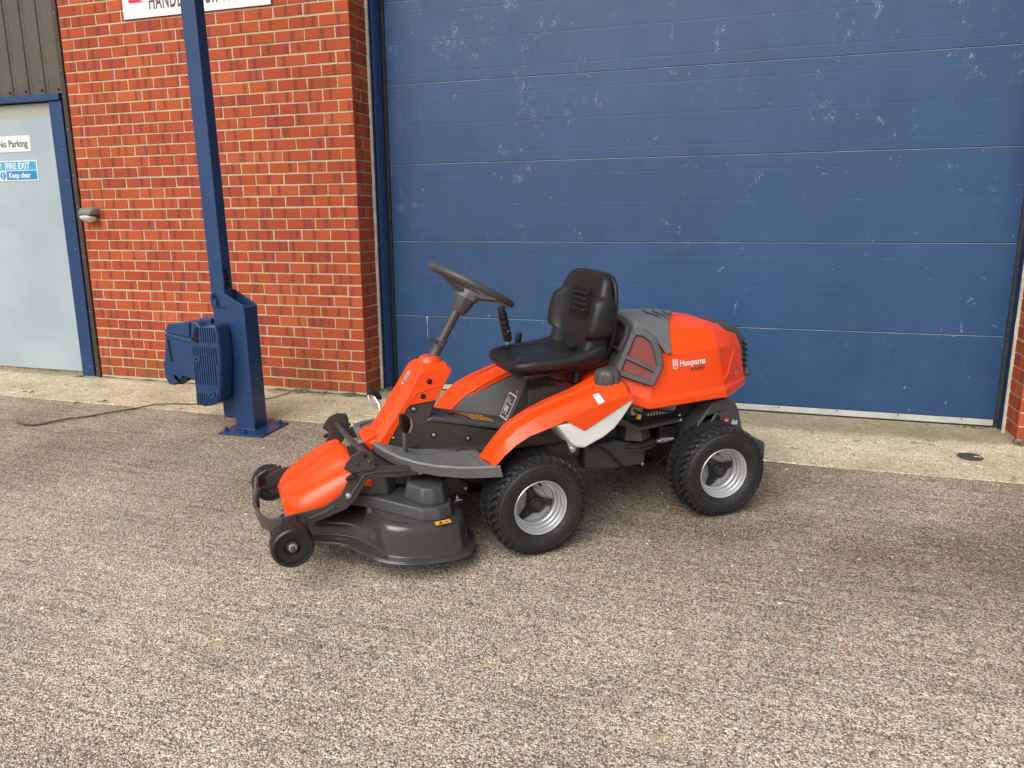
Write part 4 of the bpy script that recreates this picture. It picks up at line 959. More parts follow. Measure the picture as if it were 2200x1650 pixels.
# ---- footplates
def footplate(s):
    out = [(-.165, -.425, .402), (-.235, -.405, .402), (-.310, -.378, .404), (-.390, -.335, .409), (-.455, -.290, .418), (-.510, -.240, .431), (-.552, -.185, .446), (-.585, -.110, .460)]
    inn = [(-.165, -.088, .368), (-.235, -.088, .375), (-.310, -.088, .383), (-.390, -.088, .395), (-.455, -.088, .411), (-.500, -.088, .426), (-.530, -.086, .438), (-.548, -.084, .448)]
    if s > 0: out = [(-.165, -.425, .402), (-.235, -.408, .402), (-.310, -.395, .404), (-.400, -.375, .408), (-.480, -.350, .414), (-.548, -.310, .422), (-.592, -.250, .432), (-.607, -.150, .444)]
    g = G(); secs = []
    for (x, y, z), (xi, yi, zi) in zip(out, inn):
        nx, ny = x - xi, y - yi
        rx, ry = x * .90 + xi * .10 + (.02 if x < -.5 else 0), y * .91 + yi * .09
        bx_ = x + (.012 if x > -.3 else .014)
        secs.append([(xi, yi, zi - .02), (xi, yi, zi), (rx + .004, ry, z - .010), (rx, ry - .003, z - .002), (x + .002, y + .004, z + .001), (x - .001, y - .001, z - .006), (bx_, y + .008, z - .050), (bx_ + .006, y + .016, z - .051)])
    g.loft(secs, True, True)
    g.V = [(x, y * -s, z) for x, y, z in g.V]
    fp_ = g.obj('footplate', 'plastic_light', mw, smooth=30, bevel=.0015)
    g = G()
    XI = [-q[0] for q in inn]; ZI = [q[2] for q in inn]; XO = [-q[0] for q in out]; ZO = [q[2] for q in out]
    for i in range(40):
        x = -.175 - i * .0088
        yo = np.interp(-x, [.165, .31, .39, .455, .505, .54], [-.385, -.335, -.295, -.25, -.205, -.155])
        seg = [(-.105, yo)] if i % 9 < 8 else []
        for a_, b_ in seg:
            g.loft([[(x - .0024, y, z - .003), (x - .0012, y, z + .0022), (x + .0012, y, z + .0022), (x + .0024, y, z - .003)] for y, z in ((a_, np.interp(-x, XI, ZI) + .0018), (b_, np.interp(-x, XO, ZO) - .0092))])
    g.V = [(x, y * -s, z) for x, y, z in g.V]
    g.obj('grip_ribs', 'plastic_light', fp_, smooth=0, kind='stuff')
footplate(-1); footplate(1)
# foot brake pedal (near) and drive pedal (far)
PP = [(-.496, -.214, .594), (-.474, -.198, .580), (-.454, -.184, .562), (-.452, -.182, .530), (-.462, -.190, .500), (-.482, -.208, .510), (-.498, -.220, .545)]
g = G(); g.loft([PP, [(x + .010, y - .008, z + .004) for x, y, z in PP]]); pd = g.obj('pedal', 'pedal_brown', mw, smooth=0, bevel=.006)
g = G(); g.tube([(-.450, -.186, .566), (-.440, -.184, .556), (-.437, -.184, .528), (-.449, -.188, .502)], .0026, 8); g.obj('pedal_spring', 'zinc', pd)
g = G(); g.tube([(-.470, -.196, .520), (-.468, -.180, .46), (-.455, -.135, .40), (-.44, -.10, .385)], .0085, 12); g.obj('pedal_arm', 'plastic_light', pd)
g = G(); g.loft([[(-.512, .245, .560), (-.512, .315, .566), (-.470, .315, .530), (-.468, .245, .522)], [(-.500, .245, .572), (-.500, .315, .578), (-.458, .315, .540), (-.456, .245, .532)]]); pd = g.obj('pedal', 'black', mw, smooth=0, bevel=.004)
g = G()
for i in range(8):
    t_ = i / 7; a = Vector((-.502, .25, .572)).lerp(Vector((-.460, .25, .536)), t_); g.tube([a, a + Vector((0, .06, .006))], .0022, 6)
g.obj('pedal_ribs', 'black', pd, smooth=40, kind='stuff')
g = G(); g.tube([(-.490, .28, .545), (-.470, .25, .500), (-.478, .20, .46), (-.47, .11, .42)], .007, 10); g.tube([(-.515, .262, .548), (-.512, .25, .52), (-.485, .235, .488)], .005, 8); g.obj('pedal_arm', 'zinc', pd)

# ---- fenders, fuel tank
def fender(s):
    I = [(-.196, -.262, .388), (-.172, -.258, .415), (-.135, -.25, .452), (-.075, -.24, .506), (.015, -.235, .550), (.110, -.235, .584), (.20, -.235, .608), (.285, -.235, .640), (.335, -.235, .655), (.400, -.225, .665), (.450, -.215, .645), (.480, -.22, .600)]
    T_ = [(-.187, -.388, .400), (-.165, -.390, .448), (-.130, -.390, .487), (-.080, -.390, .526), (-.010, -.392, .557), (.090, -.394, .588), (.190, -.395, .608), (.280, -.396, .630), (.330, -.396, .640), (.385, -.390, .645), (.420, -.365, .625), (.432, -.345, .590)]
    O_ = [(-.184, -.425, .403), (-.150, -.428, .438), (-.100, -.428, .475), (-.045, -.429, .502), (.034, -.430, .522), (.112, -.432, .545), (.205, -.434, .566), (.290, -.435, .588), (.340, -.434, .600), (.388, -.425, .606), (.408, -.40, .600), (.420, -.36, .575)]
    secs = []
    for i, (a, b, c_) in enumerate(zip(I, T_, O_)):
        a, b, c_ = Vector(a), Vector(b), Vector(c_)
        m1 = a.lerp(b, .42) + Vector((0, 0, .010 if 1 < i < 9 else .004)); m2 = a.lerp(b, .50) + Vector((0, 0, .001 if 1 < i < 8 else .004)); ain = a + Vector((.006, .003, -.022)); b2 = b + Vector((0, .012, .002)); c2 = c_ + Vector((.0, .004, -.004))
        d = Vector((.004, .010, -.006))
        secs.append([ain, a, m1, m2, b2, b, c_, c2 + Vector((.003, .006, 0)), b + d + Vector((.004, .010, -.008)), m2 + Vector((.006, 0, -.012)), a + Vector((.010, .008, -.014))])
    g = G(); g.loft(secs, True, True)
    g.V = [(x, y * -s, z) for x, y, z in [tuple(v) for v in g.V]]
    return g.obj('fender', 'orange', mw, smooth=32, bevel=.0022, seg=2)
fn_ = fender(-1); ff_ = fender(1)
# inner wheel-arch liner
for s in (-1, 1):
    g = G(); secs = []
    for x, z in ((-.170, .40), (-.135, .445), (-.075, .500), (.015, .545), (.11, .578), (.20, .602), (.26, .62)):
        secs.append([(x, .240, z), (x + .02, .215, z - .05), (x + .04, .185, max(.36, z - .15)), (x + .05, .150, .36), (x + .05, .150, .33), (x + .06, .26, .40 if z > .44 else .35)])
    g.loft(secs); g.V = [(x, y * s, z) for x, y, z in [tuple(v) for v in g.V]]; ln = g.obj('arch_liner', 'plastic_light' if s > 0 else 'plastic', mw, smooth=40)
    if s > 0:
        g = G(); g.prism([(.055, .40), (.075, .40), (.135, .475), (.150, .52), (.13, .52), (.075, .46)], .150, .172, 'y'); g.obj('liner_slot', 'void', ln, smooth=20, bevel=.004)
# groove line along the far fender
g = G(); g.tube([(-.118, .352, .487), (-.07, .352, .525), (0, .352, .558), (.09, .352, .588), (.17, .352, .606)], .0045, 6); g.obj('fender_groove', 'red_deep', ff_)
# orange tank cover with downward point, white tank below
def tk(P, y): return [(x, y, z) for x, z in P]
g = G(); OP = [(.092, .552), (.196, .578), (.290, .602), (.388, .618), (.410, .604), (.300, .550), (.183, .494)]
g.loft([tk(OP, -.437), tk([(x, z) for x, z in OP], -.41)]); g.obj('tank_cover', 'orange', fn_, smooth=20, bevel=.002)
WP = [(.066, .528), (.100, .530), (.250, .560), (.380, .590), (.412, .600), (.400, .577), (.362, .527), (.322, .484), (.272, .453), (.205, .428), (.183, .419), (.150, .427), (.128, .446)]
g = G(); 
def ins(P, k, dx=0, dz=0):
    cx_, cz_ = .24, .51; return [((x - cx_) * k + cx_ + dx, (z - cz_) * k + cz_ + dz) for x, z in P]
g.loft([tk(ins(WP, .90), -.432), tk(ins(WP, .965), -.428), tk(WP, -.412), tk(ins(WP, .99, -.004), -.36), tk(ins(WP, .93, -.018), -.29), tk(ins(WP, .88, -.02, .004), -.24)])
g.obj('fuel_tank', 'tank', mw, smooth=30, bevel=.003)
g = G(); g.loft([[(.095, -.431, .545), (.185, -.431, .492), (.180, -.431, .470), (.120, -.431, .520)], [(.095, -.427, .545), (.185, -.427, .492), (.180, -.427, .470), (.120, -.427, .520)]])
g = G(); g.prism([(.120, .462), (.162, .440), (.168, .418), (.160, .398), (.146, .398), (.138, .410)], -.395, -.390, 'y'); g.lathe([(0, -.402), (.007, -.402), (.010, -.400), (.012, -.395)], 14, 'y', Matrix.Translation((.153, 0, .412))); g.obj('tank_bracket', 'zinc', mw, smooth=30)
g = G(); cc = Vector((.346, -.318, .640)); prof = [(0, .060), (.030, .0595), (.040, .056), (.047, .048), (.050, .036), (.051, .014), (.052, .004), (.050, -.01)]
secs = []; NN = 48
for k in range(NN):
    a = 2 * math.pi * k / NN; q = []
    for r, h in prof:
        f = 1.07 - (.11 if (k % 6) in (0, 1) and h < .052 and r > .045 else 0)
        q.append(cc + Vector((r * f * math.cos(a), r * f * math.sin(a), h)))
    secs.append(q)
m_ = len(prof); g.add([p for q in secs for p in q], [(i * m_ + j, i * m_ + j + 1, ((i + 1) % NN) * m_ + j + 1, ((i + 1) % NN) * m_ + j) for i in range(NN) for j in range(m_ - 1)])
g.lathe([(.052, .004), (.054, .003), (.054, -.010), (.05, -.012)], 40, 'z', Matrix.Translation(cc)); g.obj('fuel_cap', 'plastic', mw, smooth=30)
g = G(); g.lathe([(.054, .0), (.062, -.004), (.068, -.016)], 40, 'z', Matrix.Translation(cc)); g.obj('cap_seat', 'orange', fn_, smooth=60)
# white blank sticker on the fender
g = G(); q = [Vector((.236, -.3975, .6205)), Vector((.262, -.398, .6265)), Vector((.2785, -.428, .590)), Vector((.2505, -.428, .5835))]
n_ = (q[1] - q[0]).cross(q[3] - q[0]).normalized(); n_ = -n_ if n_.z < 0 else n_
g.add([p + n_ * .0035 for p in q], [(0, 1, 2, 3)]); g.obj('white_sticker', 'white', fn_, smooth=0, solid=.0006)

# ---- seat
def ring(cx_, cz_, hw, pts, fn3): return [fn3(u * hw, w) for u, w in pts]
g = G(); secs = []
for x, hw, zb_, zt, bol in ((-.002, .11, .686, .698, 0), (.006, .152, .674, .712, .000), (.026, .178, .665, .722, .002), (.07, .196, .658, .728, .003), (.14, .206, .657, .728, .005), (.22, .211, .660, .727, .010), (.29, .213, .666, .727, .019), (.35, .212, .674, .730, .034), (.40, .206, .686, .740, .052), (.44, .18, .698, .745, .05)):
    P = [(-.97, .40, 0), (-1.0, .72, .5), (-.955, .96, .9), (-.74, 1.03, .9), (-.58, 1.0, .1), (-.2, 1, -.25), (.2, 1, -.25), (.58, 1.0, .1), (.74, 1.03, .9), (.955, .96, .9), (1.0, .72, .5), (.97, .40, 0), (.80, .02, 0), (.5, -.02, 0), (-.5, -.02, 0), (-.80, .02, 0)]
    secs.append([(x, u * hw, zb_ + (zt - zb_) * w + bol * q) for u, w, q in P])
g.loft(secs); cu_ = g.obj('seat_cushion', 'seat', mw, smooth=70, sub=2)
g = G(); secs = []
for z, xf, xb, hw, bol in ((.700, .345, .445, .160, .0), (.722, .350, .452, .190, .035), (.750, .358, .456, .196, .038), (.785, .366, .458, .194, .028), (.797, .368, .459, .200, .028), (.806, .370, .459, .232, .050), (.850, .378, .459, .238, .052), (.910, .386, .459, .236, .050), (.955, .392, .458, .226, .046), (.966, .394, .458, .204, .020), (.985, .397, .457, .196, .016), (1.020, .403, .455, .186, .010), (1.044, .409, .452, .166, .004), (1.058, .418, .448, .130, 0), (1.062, .428, .442, .09, 0)):
    P = [(-1, .55, .45), (-.97, .12, .95), (-.86, 0, 1), (-.70, 0, .8), (-.60, 0, .05), (-.3, 0, -.05), (.3, 0, -.05), (.60, 0, .05), (.70, 0, .8), (.86, 0, 1), (.97, .12, .95), (1, .55, .45), (.93, .96, 0), (.5, 1, 0), (-.5, 1, 0), (-.93, .96, 0)]
    secs.append([(xf + (xb - xf) * w - bol * q, u * hw, z) for u, w, q in P])
secs = [[(x + .075 * max(0, z - .80) - .012, y, z) for x, y, z in q] for q in secs]; g.loft(secs); bk = g.obj('seat_backrest', 'seat', mw, smooth=70, sub=2)
# vent panel in the backrest
g = G(); fx = lambda z: .378 + (z - .85) * .13 - .016 + .075 * (z - .80)
for i in range(4):
    z = .880 + i * .0240; g.loft([[(fx(z) - .002, -.060 - .002 * i, z), (fx(z) - .002, -.060 - .002 * i, z + .011), (fx(z) + .01, -.060, z + .011), (fx(z) + .01, -.060, z)], [(fx(z) - .002, .060 + .002 * i, z), (fx(z) - .002, .060 + .002 * i, z + .011), (fx(z) + .01, .060, z + .011), (fx(z) + .01, .060, z)]])
g.obj('vent_slots', 'void', bk, smooth=0, bevel=.004)
for i in range(4):
    z = .892 + i * .0240; g = G(); g.loft([[(fx(z) - .007, y, z - .002), (fx(z) - .009, y, z + .004), (fx(z) - .005, y, z + .011), (fx(z) + .01, y, z + .011), (fx(z) + .01, y, z - .002)] for y in (-.062, .062)]); g.obj('vent_rib', 'seat', bk, smooth=40, bevel=.002)
g = G(); fr = [(-.072, .868), (.072, .868), (.080, .988), (-.080, .988)]; g.tube([(fx(z) - .002, y, z) for y, z in fr + fr[:1]], .0035, 8); g.obj('vent_frame', 'seat', bk)
g = G(); secs = []
for z, hw, x0 in ((.700, .165, .432), (.76, .198, .444), (.82, .212, .449), (.92, .214, .456), (.975, .208, .460), (1.015, .193, .463), (1.042, .165, .465), (1.056, .12, .466)):
    x0 -= .020; secs.append([(x0, -hw, z), (x0 + .014, -hw, z), (x0 + .022, -hw * .9, z), (x0 + .022, hw * .9, z), (x0 + .014, hw, z), (x0, hw, z)])
g.loft(secs); g.obj('seat_shell', 'seat', bk, smooth=45, bevel=.004)
g = G(); g.prism([(.04, .645), (.42, .672), (.44, .700), (.05, .668)], -.17, .17, 'y'); g.obj('seat_pan', 'black', cu_, smooth=0, bevel=.006)
g = G(); g.box(.315, .350, -.055, .010, .733, .752); o = g.obj('seat_slot', 'void', cu_, smooth=0, bevel=.006)
g = G(); g.tube([(-.0555, y, .0) for y in ()], .001) if False else None
for s in (-1, 1):
    g = G(); g.tube([(.018, s * .10, .716), (.05, s * .112, .7285), (.10, s * .122, .7310), (.2, s * .128, .7315), (.30, s * .128, .7330)], .0022, 6); g.obj('seat_seam', 'black', cu_)
# hinge bracket carrying the noise label
g = G()
fb = [(.004, .430), (.102, .632), (.135, .655), (.170, .655), (.170, .43)]
g.prism(fb, -.062, .062, 'y'); br = g.obj('seat_bracket', 'steel_dark', mw, smooth=0, bevel=.004)
g = G(); g.prism([(.085, .605), (.108, .655), (.150, .668), (.20, .668), (.20, .655), (.14, .645), (.112, .620), (.098, .600)], -.070, .070, 'y'); g.obj('bracket_hinge', 'steel_dark', br, smooth=20, bevel=.005)
bd = Vector((.098, 0, .202)).normalized(); bn = Vector((-bd.z, 0, bd.x)); bo = Vector((.004, 0, .430)) + bn * .0008
def bp_(u, v, h=0): return bo + Vector((0, -1, 0)) * u + bd * v + bn * h
def rect(u0, u1, v0, v1): return [(u0, v0), (u1, v0), (u1, v1), (u0, v1)]
plate('label_frame', 'label_grey', br, bp_, [rect(-.042, .042, .018, .024), rect(-.042, .042, .126, .132), rect(-.042, -.037, .024, .126), rect(.037, .042, .024, .126)], .0010)
text('99', 'label_number', 'label_grey', br, bp_(-.027, .036, .001), (0, -1, 0), bd, .058, .74, bold=.0010)
text('dB', 'label_unit', 'label_grey', br, bp_(.020, .030, .001), (0, -1, 0), bd, .018, .7)
text('L', 'label_letter', 'label_grey', br, bp_(.000, .088, .001), (0, -1, 0), bd, .026, .9)
text('WA', 'label_letters', 'label_grey', br, bp_(.012, .084, .001), (0, -1, 0), bd, .013, .9)
g = G(); g.tube([bp_(-.018 + .012 * math.cos(a), .098 + .015 * math.sin(a), .001) for a in [k * .5236 for k in range(13)]], .0009, 5); g.tube([bp_(-.024, .092, .001), bp_(-.018, .104, .001), bp_(-.012, .092, .001)], .0009, 5); g.obj('label_symbol', 'label_grey', br)
plate('blue_mark', 'blue_dot', br, bp_, [[(.030 + .006 * math.cos(a), .150 + .006 * math.sin(a)) for a in [k * .7854 for k in range(8)]]], .0010)
g = G(); g.box(.07, .34, -.150, -.145, .520, .600); g.obj('side_cover', 'steel_dark', mw, smooth=0)
g = G(); g.tube([(.120, -.095, .640), (.30, -.12, .600), (.36, -.12, .60)], .006, 8); g.obj('linkage_rod', 'black', mw)
bolt(.115, -.0705, .625, .009, recess=False)
# suspension spring
g = G(); P = [(.290 + .018 * math.cos(t_), -.150 + .018 * math.sin(t_), .600 + .0118 * t_ / 6.283 * .82) for t_ in [k * .3927 for k in range(16 * 6 + 1)]]; g.tube(P, .0030, 6); g.tube([(.29, -.15, .59), (.29, -.15, .67)], .007, 8); g.obj('seat_spring', 'black', mw)
g = G(); g.prism([(.27, .55), (.48, .55), (.50, .66), (.42, .668), (.30, .60)], -.22, .22, 'y'); g.obj('rear_body', 'orange', mw, smooth=20, bevel=.004)
# ---- lift lever and side levers (far side)
g = G(); g.tube([(.150, .20, .58), (.122, .20, .720), (.116, .20, .755)], .011, 12); lv = g.obj('lift_lever', 'zinc', mw)
g = G(); P = []; R_ = []
for i in range(25):
    t_ = i / 24; P.append(Vector((.120, .20, .742)).lerp(Vector((.094, .20, .878)), t_)); R_.append(.0205 + (.0012 * math.sin(i * 1.35) if i > 4 else 0) - (.004 if i in (0, 24) else 0))
g.tube(P, R_, 14); g.obj('grip', 'black', lv, smooth=60)
g = G(); g.tube([(.0935, .20, .880), (.0895, .20, .902)], .0145, 16); g.tube([(.0898, .20, .900), (.089, .20, .905)], .0155, 16); g.obj('release_button', 'plastic', lv, smooth=30)
g = G()
for k in range(9):
    a = k * .698; g.box(-.001, .001, -.0165, -.0135, -.010, .010, Matrix.Translation((.0915, .20, .891)) @ Matrix.Rotation(a, 4, 'Z'))
g.obj('button_ridges', 'black', lv, smooth=0, kind='stuff')
g = G(); g.lathe([(0, -.003), (.004, -.003), (.005, 0)], 10, 'y', Matrix.Translation((.113, .181, .79))); g.obj('grip_screw', 'zinc', lv)
g = G(); g.tube([(.190, .25, .60), (.183, .25, .70)], .006, 10); l2 = g.obj('side_lever', 'zinc', mw)
g = G(); g.tube([(.184, .25, .688), (.186, .25, .705), (.193, .25, .750), (.196, .25, .764)], [.010, .0145, .0155, .012], 14); g.obj('knob', 'black', l2, smooth=60)

# ---- engine hood
def S_(pts): return [Vector(p) for p in pts]
H0 = S_([(.425, -.205, .520), (.415, -.220, .545), (.425, -.220, .620), (.505, -.212, .780), (.545, -.192, .842), (.555, -.10, .852), (.56, 0, .854)])
H1 = S_([(.552, -.293, .496), (.548, -.318, .502), (.556, -.305, .538), (.628, -.288, .722), (.655, -.205, .805), (.67, -.10, .850), (.67, 0, .857)])
H1b = S_([(.585, -.296, .496), (.580, -.321, .502), (.590, -.309, .539), (.650, -.288, .724), (.69, -.203, .806), (.70, -.10, .850), (.70, 0, .857)])
H2 = S_([(.740, -.296, .499), (.740, -.321, .505), (.742, -.309, .546), (.765, -.288, .726), (.785, -.203, .806), (.79, -.10, .846), (.79, 0, .853)])
H3 = S_([(.900, -.296, .502), (.905, -.321, .508), (.905, -.307, .553), (.895, -.288, .728), (.93, -.200, .795), (.94, -.10, .822), (.94, 0, .828)])
H4 = S_([(.930, -.290, .500), (.936, -.320, .505), (.934, -.302, .556), (.908, -.283, .726), (.955, -.196, .785), (.98, -.11, .806), (.98, 0, .810)])
H5 = S_([(1.040, -.222, .500), (1.048, -.246, .505), (1.046, -.232, .552), (1.010, -.228, .712), (1.025, -.180, .768), (1.03, -.11, .790), (1.03, 0, .795)])
H6 = S_([(1.135, -.155, .500), (1.150, -.172, .505), (1.148, -.165, .548), (1.118, -.165, .690), (1.098, -.152, .748), (1.08, -.10, .752), (1.08, 0, .752)])
for h in (H0, H1, H1b, H2, H3, H4, H5, H6):
    p1, p2 = h[1], h[2]; h.insert(2, p1.lerp(p2, .80) + (p1 - p2) * .0 + Vector((0, -.010 if h is not H0 else 0, -.002)))
def full(h): return h + [Vector((p.x, -p.y, p.z)) for p in h[-2::-1]]
g = G(); g.loft([full(h) for h in (H0, H1, H1b, H2, H3, H4, H5, H6)], True, True)
hood = g.obj('engine_hood', 'orange', mw, smooth=13, bevel=.005, seg=3)
def off(p, d, c=Vector((.75, 0, .60))):
    v = Vector(p) - c; v.x *= .35; return Vector(p) + v.normalized() * d
# grey cover over the front and crown of the hood
def lerpS(a, b, t_): return [p.lerp(q, t_) for p, q in zip(a, b)]
def coverstrip(A, mats_off=.006):
    return [off(p, mats_off) for p in A]
X0 = [Vector(p) for p in H0[4:]]; 
E1 = [H1[4].lerp(H1b[4], .35) + Vector((.0, 0, .004)), H1[5].lerp(H2[5], .36), H1[6].lerp(H2[6], .85), H1[7].lerp(H2[7], 1.0) + Vector((.06, 0, -.010))]
A0 = [Vector((.520, -.224, .822)), X0[1] + Vector((-.006, -.006, .006)), X0[2] + Vector((-.008, 0, .004)), X0[3] + Vector((-.008, 0, .004))]
Lp = [p + Vector((-.006, .006, -.018)) for p in A0]
A1 = [Vector((.562, -.252, .812)), X0[1].lerp(E1[1], .30), X0[2].lerp(E1[2], .3), X0[3].lerp(E1[3], .3)]
A2 = [Vector((.602, -.282, .772)), X0[1].lerp(E1[1], .62), X0[2].lerp(E1[2], .62), X0[3].lerp(E1[3], .62)]
A3 = [Vector((.628, -.304, .728)), X0[1].lerp(E1[1], .86), X0[2].lerp(E1[2], .86), X0[3].lerp(E1[3], .86)]
A4 = [Vector((.660, -.294, .728)), E1[1], E1[2], E1[3]]
tail = [p + Vector((.006, .006, -.010)) for p in A4]
def cov(A, k=.009):
    B_ = [Vector(A[0]) + Vector((0, -.004, .002))] + [off(p, k) for p in A[1:]]; B_[1].z += .002
    return B_ + [Vector((p.x, -p.y, p.z)) for p in B_[-2::-1]]
g = G(); g.loft([cov(Lp), cov(A0), cov(A1), cov(A2), cov(A3), cov(A4), cov(tail, .002)], False, False)
cv = g.obj('hood_cover', 'plastic_light', hood, smooth=34, bevel=.003)
for i in range(3):
    g = G(); t0 = .50 + i * .16
    P = [A0[3].lerp(E1[3], t0).lerp(A0[2].lerp(E1[2], t0 + .05), v) + Vector((.02 * v * v, -.0 - .035 * max(0, v - 1), .0105 - .003 * max(0, v - 1))) for v in (-.6, 0, .6, 1.2, 1.5)]
    g.tube(P, [.001, .004, .005, .004, .001], 6); g.obj('cover_rib', 'plastic', cv)
# grille on the slanted corner: a frame of bars, red mesh behind
BL, BR_, TR, TL = Vector((.440, -.234, .656)), Vector((.556, -.312, .612)), Vector((.628, -.300, .724)), Vector((.522, -.222, .816))
TC = Vector((.590, -.268, .796))
nrm = (BR_ - BL).cross(TL - BL).normalized(); nrm = nrm if nrm.y < 0 else -nrm
def gp(u, v, h=0):
    b = BL.lerp(BR_, u); t_ = TL.lerp(TR, u) + (TC - TL.lerp(TR, .5)) * (1 - (2 * u - 1) ** 2) * .9
    return b.lerp(t_, v) + nrm * h
def bar(path, w_, name='grille_bar', h0=-.004, h1=.012, par=None, mat='plastic'):
    g = G(); secs = []
    for i, (u, v) in enumerate(path):
        a = path[max(0, i - 1)]; b = path[min(len(path) - 1, i + 1)]; d = (gp(*b) - gp(*a)).normalized(); sd_ = d.cross(nrm).normalized()
        c_ = gp(u, v); secs.append([c_ + sd_ * w_ + nrm * h0, c_ + sd_ * w_ * .8 + nrm * h1, c_ - sd_ * w_ * .8 + nrm * h1, c_ - sd_ * w_ + nrm * h0])
    g.loft(secs); return g.obj(name, mat, par or gr, smooth=25, bevel=.0025)
def meshpatch(name, mat, pts, uvs, par):
    g = G(); g.add(pts, [tuple(range(len(pts)))]); o = g.obj(name, mat, par, smooth=0, recalc=False)
    uvl = o.data.uv_layers.new(name='UVMap')
    for lp in o.data.loops: uvl.data[lp.index].uv = uvs[lp.vertex_index]
    return o
grid = [(0, 0), (.5, 0), (1, 0), (1, .35), (.985, .60), (.75, .795), (.5, .925), (.25, .98), (0, 1), (0, .5)]
gr = meshpatch('grille_mesh', 'mesh_red', [gp(u, v, -.001) for u, v in grid], [(gp(u, v).x * 1.25, gp(u, v).z) for u, v in grid], hood)
bar([(-.03, .0), (1.0, .0)], .013); bar([(.0, -.03), (.0, .5), (.0, 1.0)], .013); bar([(1.0, -.06), (1.0, .35), (1.0, .63)], .014); bar([(-.02, .405), (1.0, .405)], .0095)
bar([(0, 1.02), (.25, 1.01), (.5, .96), (.76, .83), (1.01, .61)], .0175)
# front window of the intake and the panel under it (faces the seat)
g = G(); g.loft([[(.538, y, .845), (.440, y, .655), (.432, y, .56), (.47, y, .56), (.56, y, .84)] for y in (-.205, .205)]); ip = g.obj('intake_panel', 'plastic', hood, smooth=0, bevel=.004)
fq = [(-.185, .20), (-.185, .62), (-.165, .88), (-.11, .97), (.11, .97), (.165, .88), (.185, .62), (.185, .20)]
def fpq(y, t_, h=.004): return Vector((.440 + .098 * t_, y, .655 + .19 * t_)) + Vector((-.889, 0, .457)) * h
g_ = [(y, .42 + .55 * (t_ - .2) / .77) for y, t_ in fq]
meshpatch('intake_mesh', 'mesh_black', [fpq(y, t_, .003) for y, t_ in g_], [(y * .8, t_ * .2) for y, t_ in g_], ip)
g = G(); P = [fpq(y, t_, .006) for y, t_ in g_]; g.tube(P + [P[0]], .010, 6); g.obj('intake_surround', 'plastic', ip, smooth=30)
for (y0, y1, t0, t1) in ((-.15, .15, -.02, .02), (-.15, .15, .14, .18), (-.155, -.125, -.3, .34), (-.06, -.05, -.3, .18), (.05, .06, -.3, .18)):
    g = G(); g.add([fpq(y0, t0, .010), fpq(y1, t0, .010), fpq(y1, t1, .010), fpq(y0, t1, .010), fpq(y0, t0, 0), fpq(y1, t0, 0), fpq(y1, t1, 0), fpq(y0, t1, 0)], [(0, 1, 2, 3), (4, 5, 6, 7), (0, 1, 5, 4), (1, 2, 6, 5), (2, 3, 7, 6), (3, 0, 4, 7)]); g.obj('panel_rib', 'plastic', ip, smooth=0, bevel=.002)
# rear of the hood: dark panel
g = G(); rp = [full(h) for h in (lerpS(H5, H6, .35), H6)]
rear = [S_([(1.04, -.105, .740), (1.035, -.10, .795), (1.035, 0, .803)]), S_([(1.150, -.115, .720), (1.135, -.10, .772), (1.14, 0, .780)]), S_([(1.180, -.125, .62), (1.195, -.10, .70), (1.20, 0, .71)]), S_([(1.175, -.130, .53), (1.205, -.10, .56), (1.215, 0, .57)])]
g.loft([r + [Vector((p.x, -p.y, p.z)) for p in r[-2::-1]] + [Vector((1.06, .08, .60)), Vector((1.06, -.08, .60))] for r in rear]); rg = g.obj('rear_panel', 'plastic', hood, smooth=28, bevel=.004)
for i in range(6):
    g = G(); z = .56 + i * .026; g.tube([(1.168 - .1 * max(0, z - .65), -.15, z), (1.20 - .15 * max(0, z - .62), 0, z + .01), (1.168 - .1 * max(0, z - .65), .15, z)], .006, 6); g.obj('louvre', 'black', rg)
g = G(); g.lathe([(0, -.012), (.014, -.010), (.018, 0), (.014, .01)], 14, 'y', Matrix.Translation((1.165, -.165, .560))); g.lathe([(0, -.018), (.006, -.017), (.008, -.01)], 10, 'y', Matrix.Translation((1.165, -.165, .560))); g.obj('hood_latch', 'plastic', hood)
# logo and model name on the hood side
lu = Vector((1, 0.0, .012)).normalized(); 
lb = Vector((.700, 0, .672)); 
def side_y(z): return -.309 + (z - .546) / (.726 - .546) * (.309 - .288)
lb.y = side_y(lb.z) - .0012
def hp(u, v, h=0):
    p = lb + Vector((1, 0, .012)) * u + Vector((.0, .1166, 1)).normalized() * v; p.y = side_y(p.z) - .0014 - h; return p
text('Husqvarna', 'maker_name', 'white', hood, hp(.004, -.006, .0008), (1, 0, .012), (0, .1166, 1), .0375, .80, bold=.0007)
emblem(lambda u, v, h=0: hp(u - .018, v + .004, h * .6), .0125, hood, 'white', 'orange', 'white')
text('R 214TC', 'model_name', 'dark_print', hood, hp(.060, -.030, .0008), (1, 0, .012), (0, .1166, 1), .0200, .90, shear=.25, bold=.0006)
g = G(); g.tube([(.605, -.3030, .600), (.70, -.3015, .603), (.80, -.3000, .618), (.852, -.300, .640)], [.0005, .0018, .0018, .0005], 6); g.obj('hood_crease', 'orange', hood)
g = G(); g.tube([(.925, -.300, .570), (.962, -.284, .605), (1.000, -.255, .665), (1.040, -.222, .700)], [.001, .004, .004, .001], 6); g.obj('hood_crease', 'orange', hood)
g = G(); g.lathe([(0, -.003), (.004, -.003), (.005, 0)], 10, 'y', Matrix.Translation((1.035, -.246, .59))); g.obj('hood_screw', 'zinc', hood)

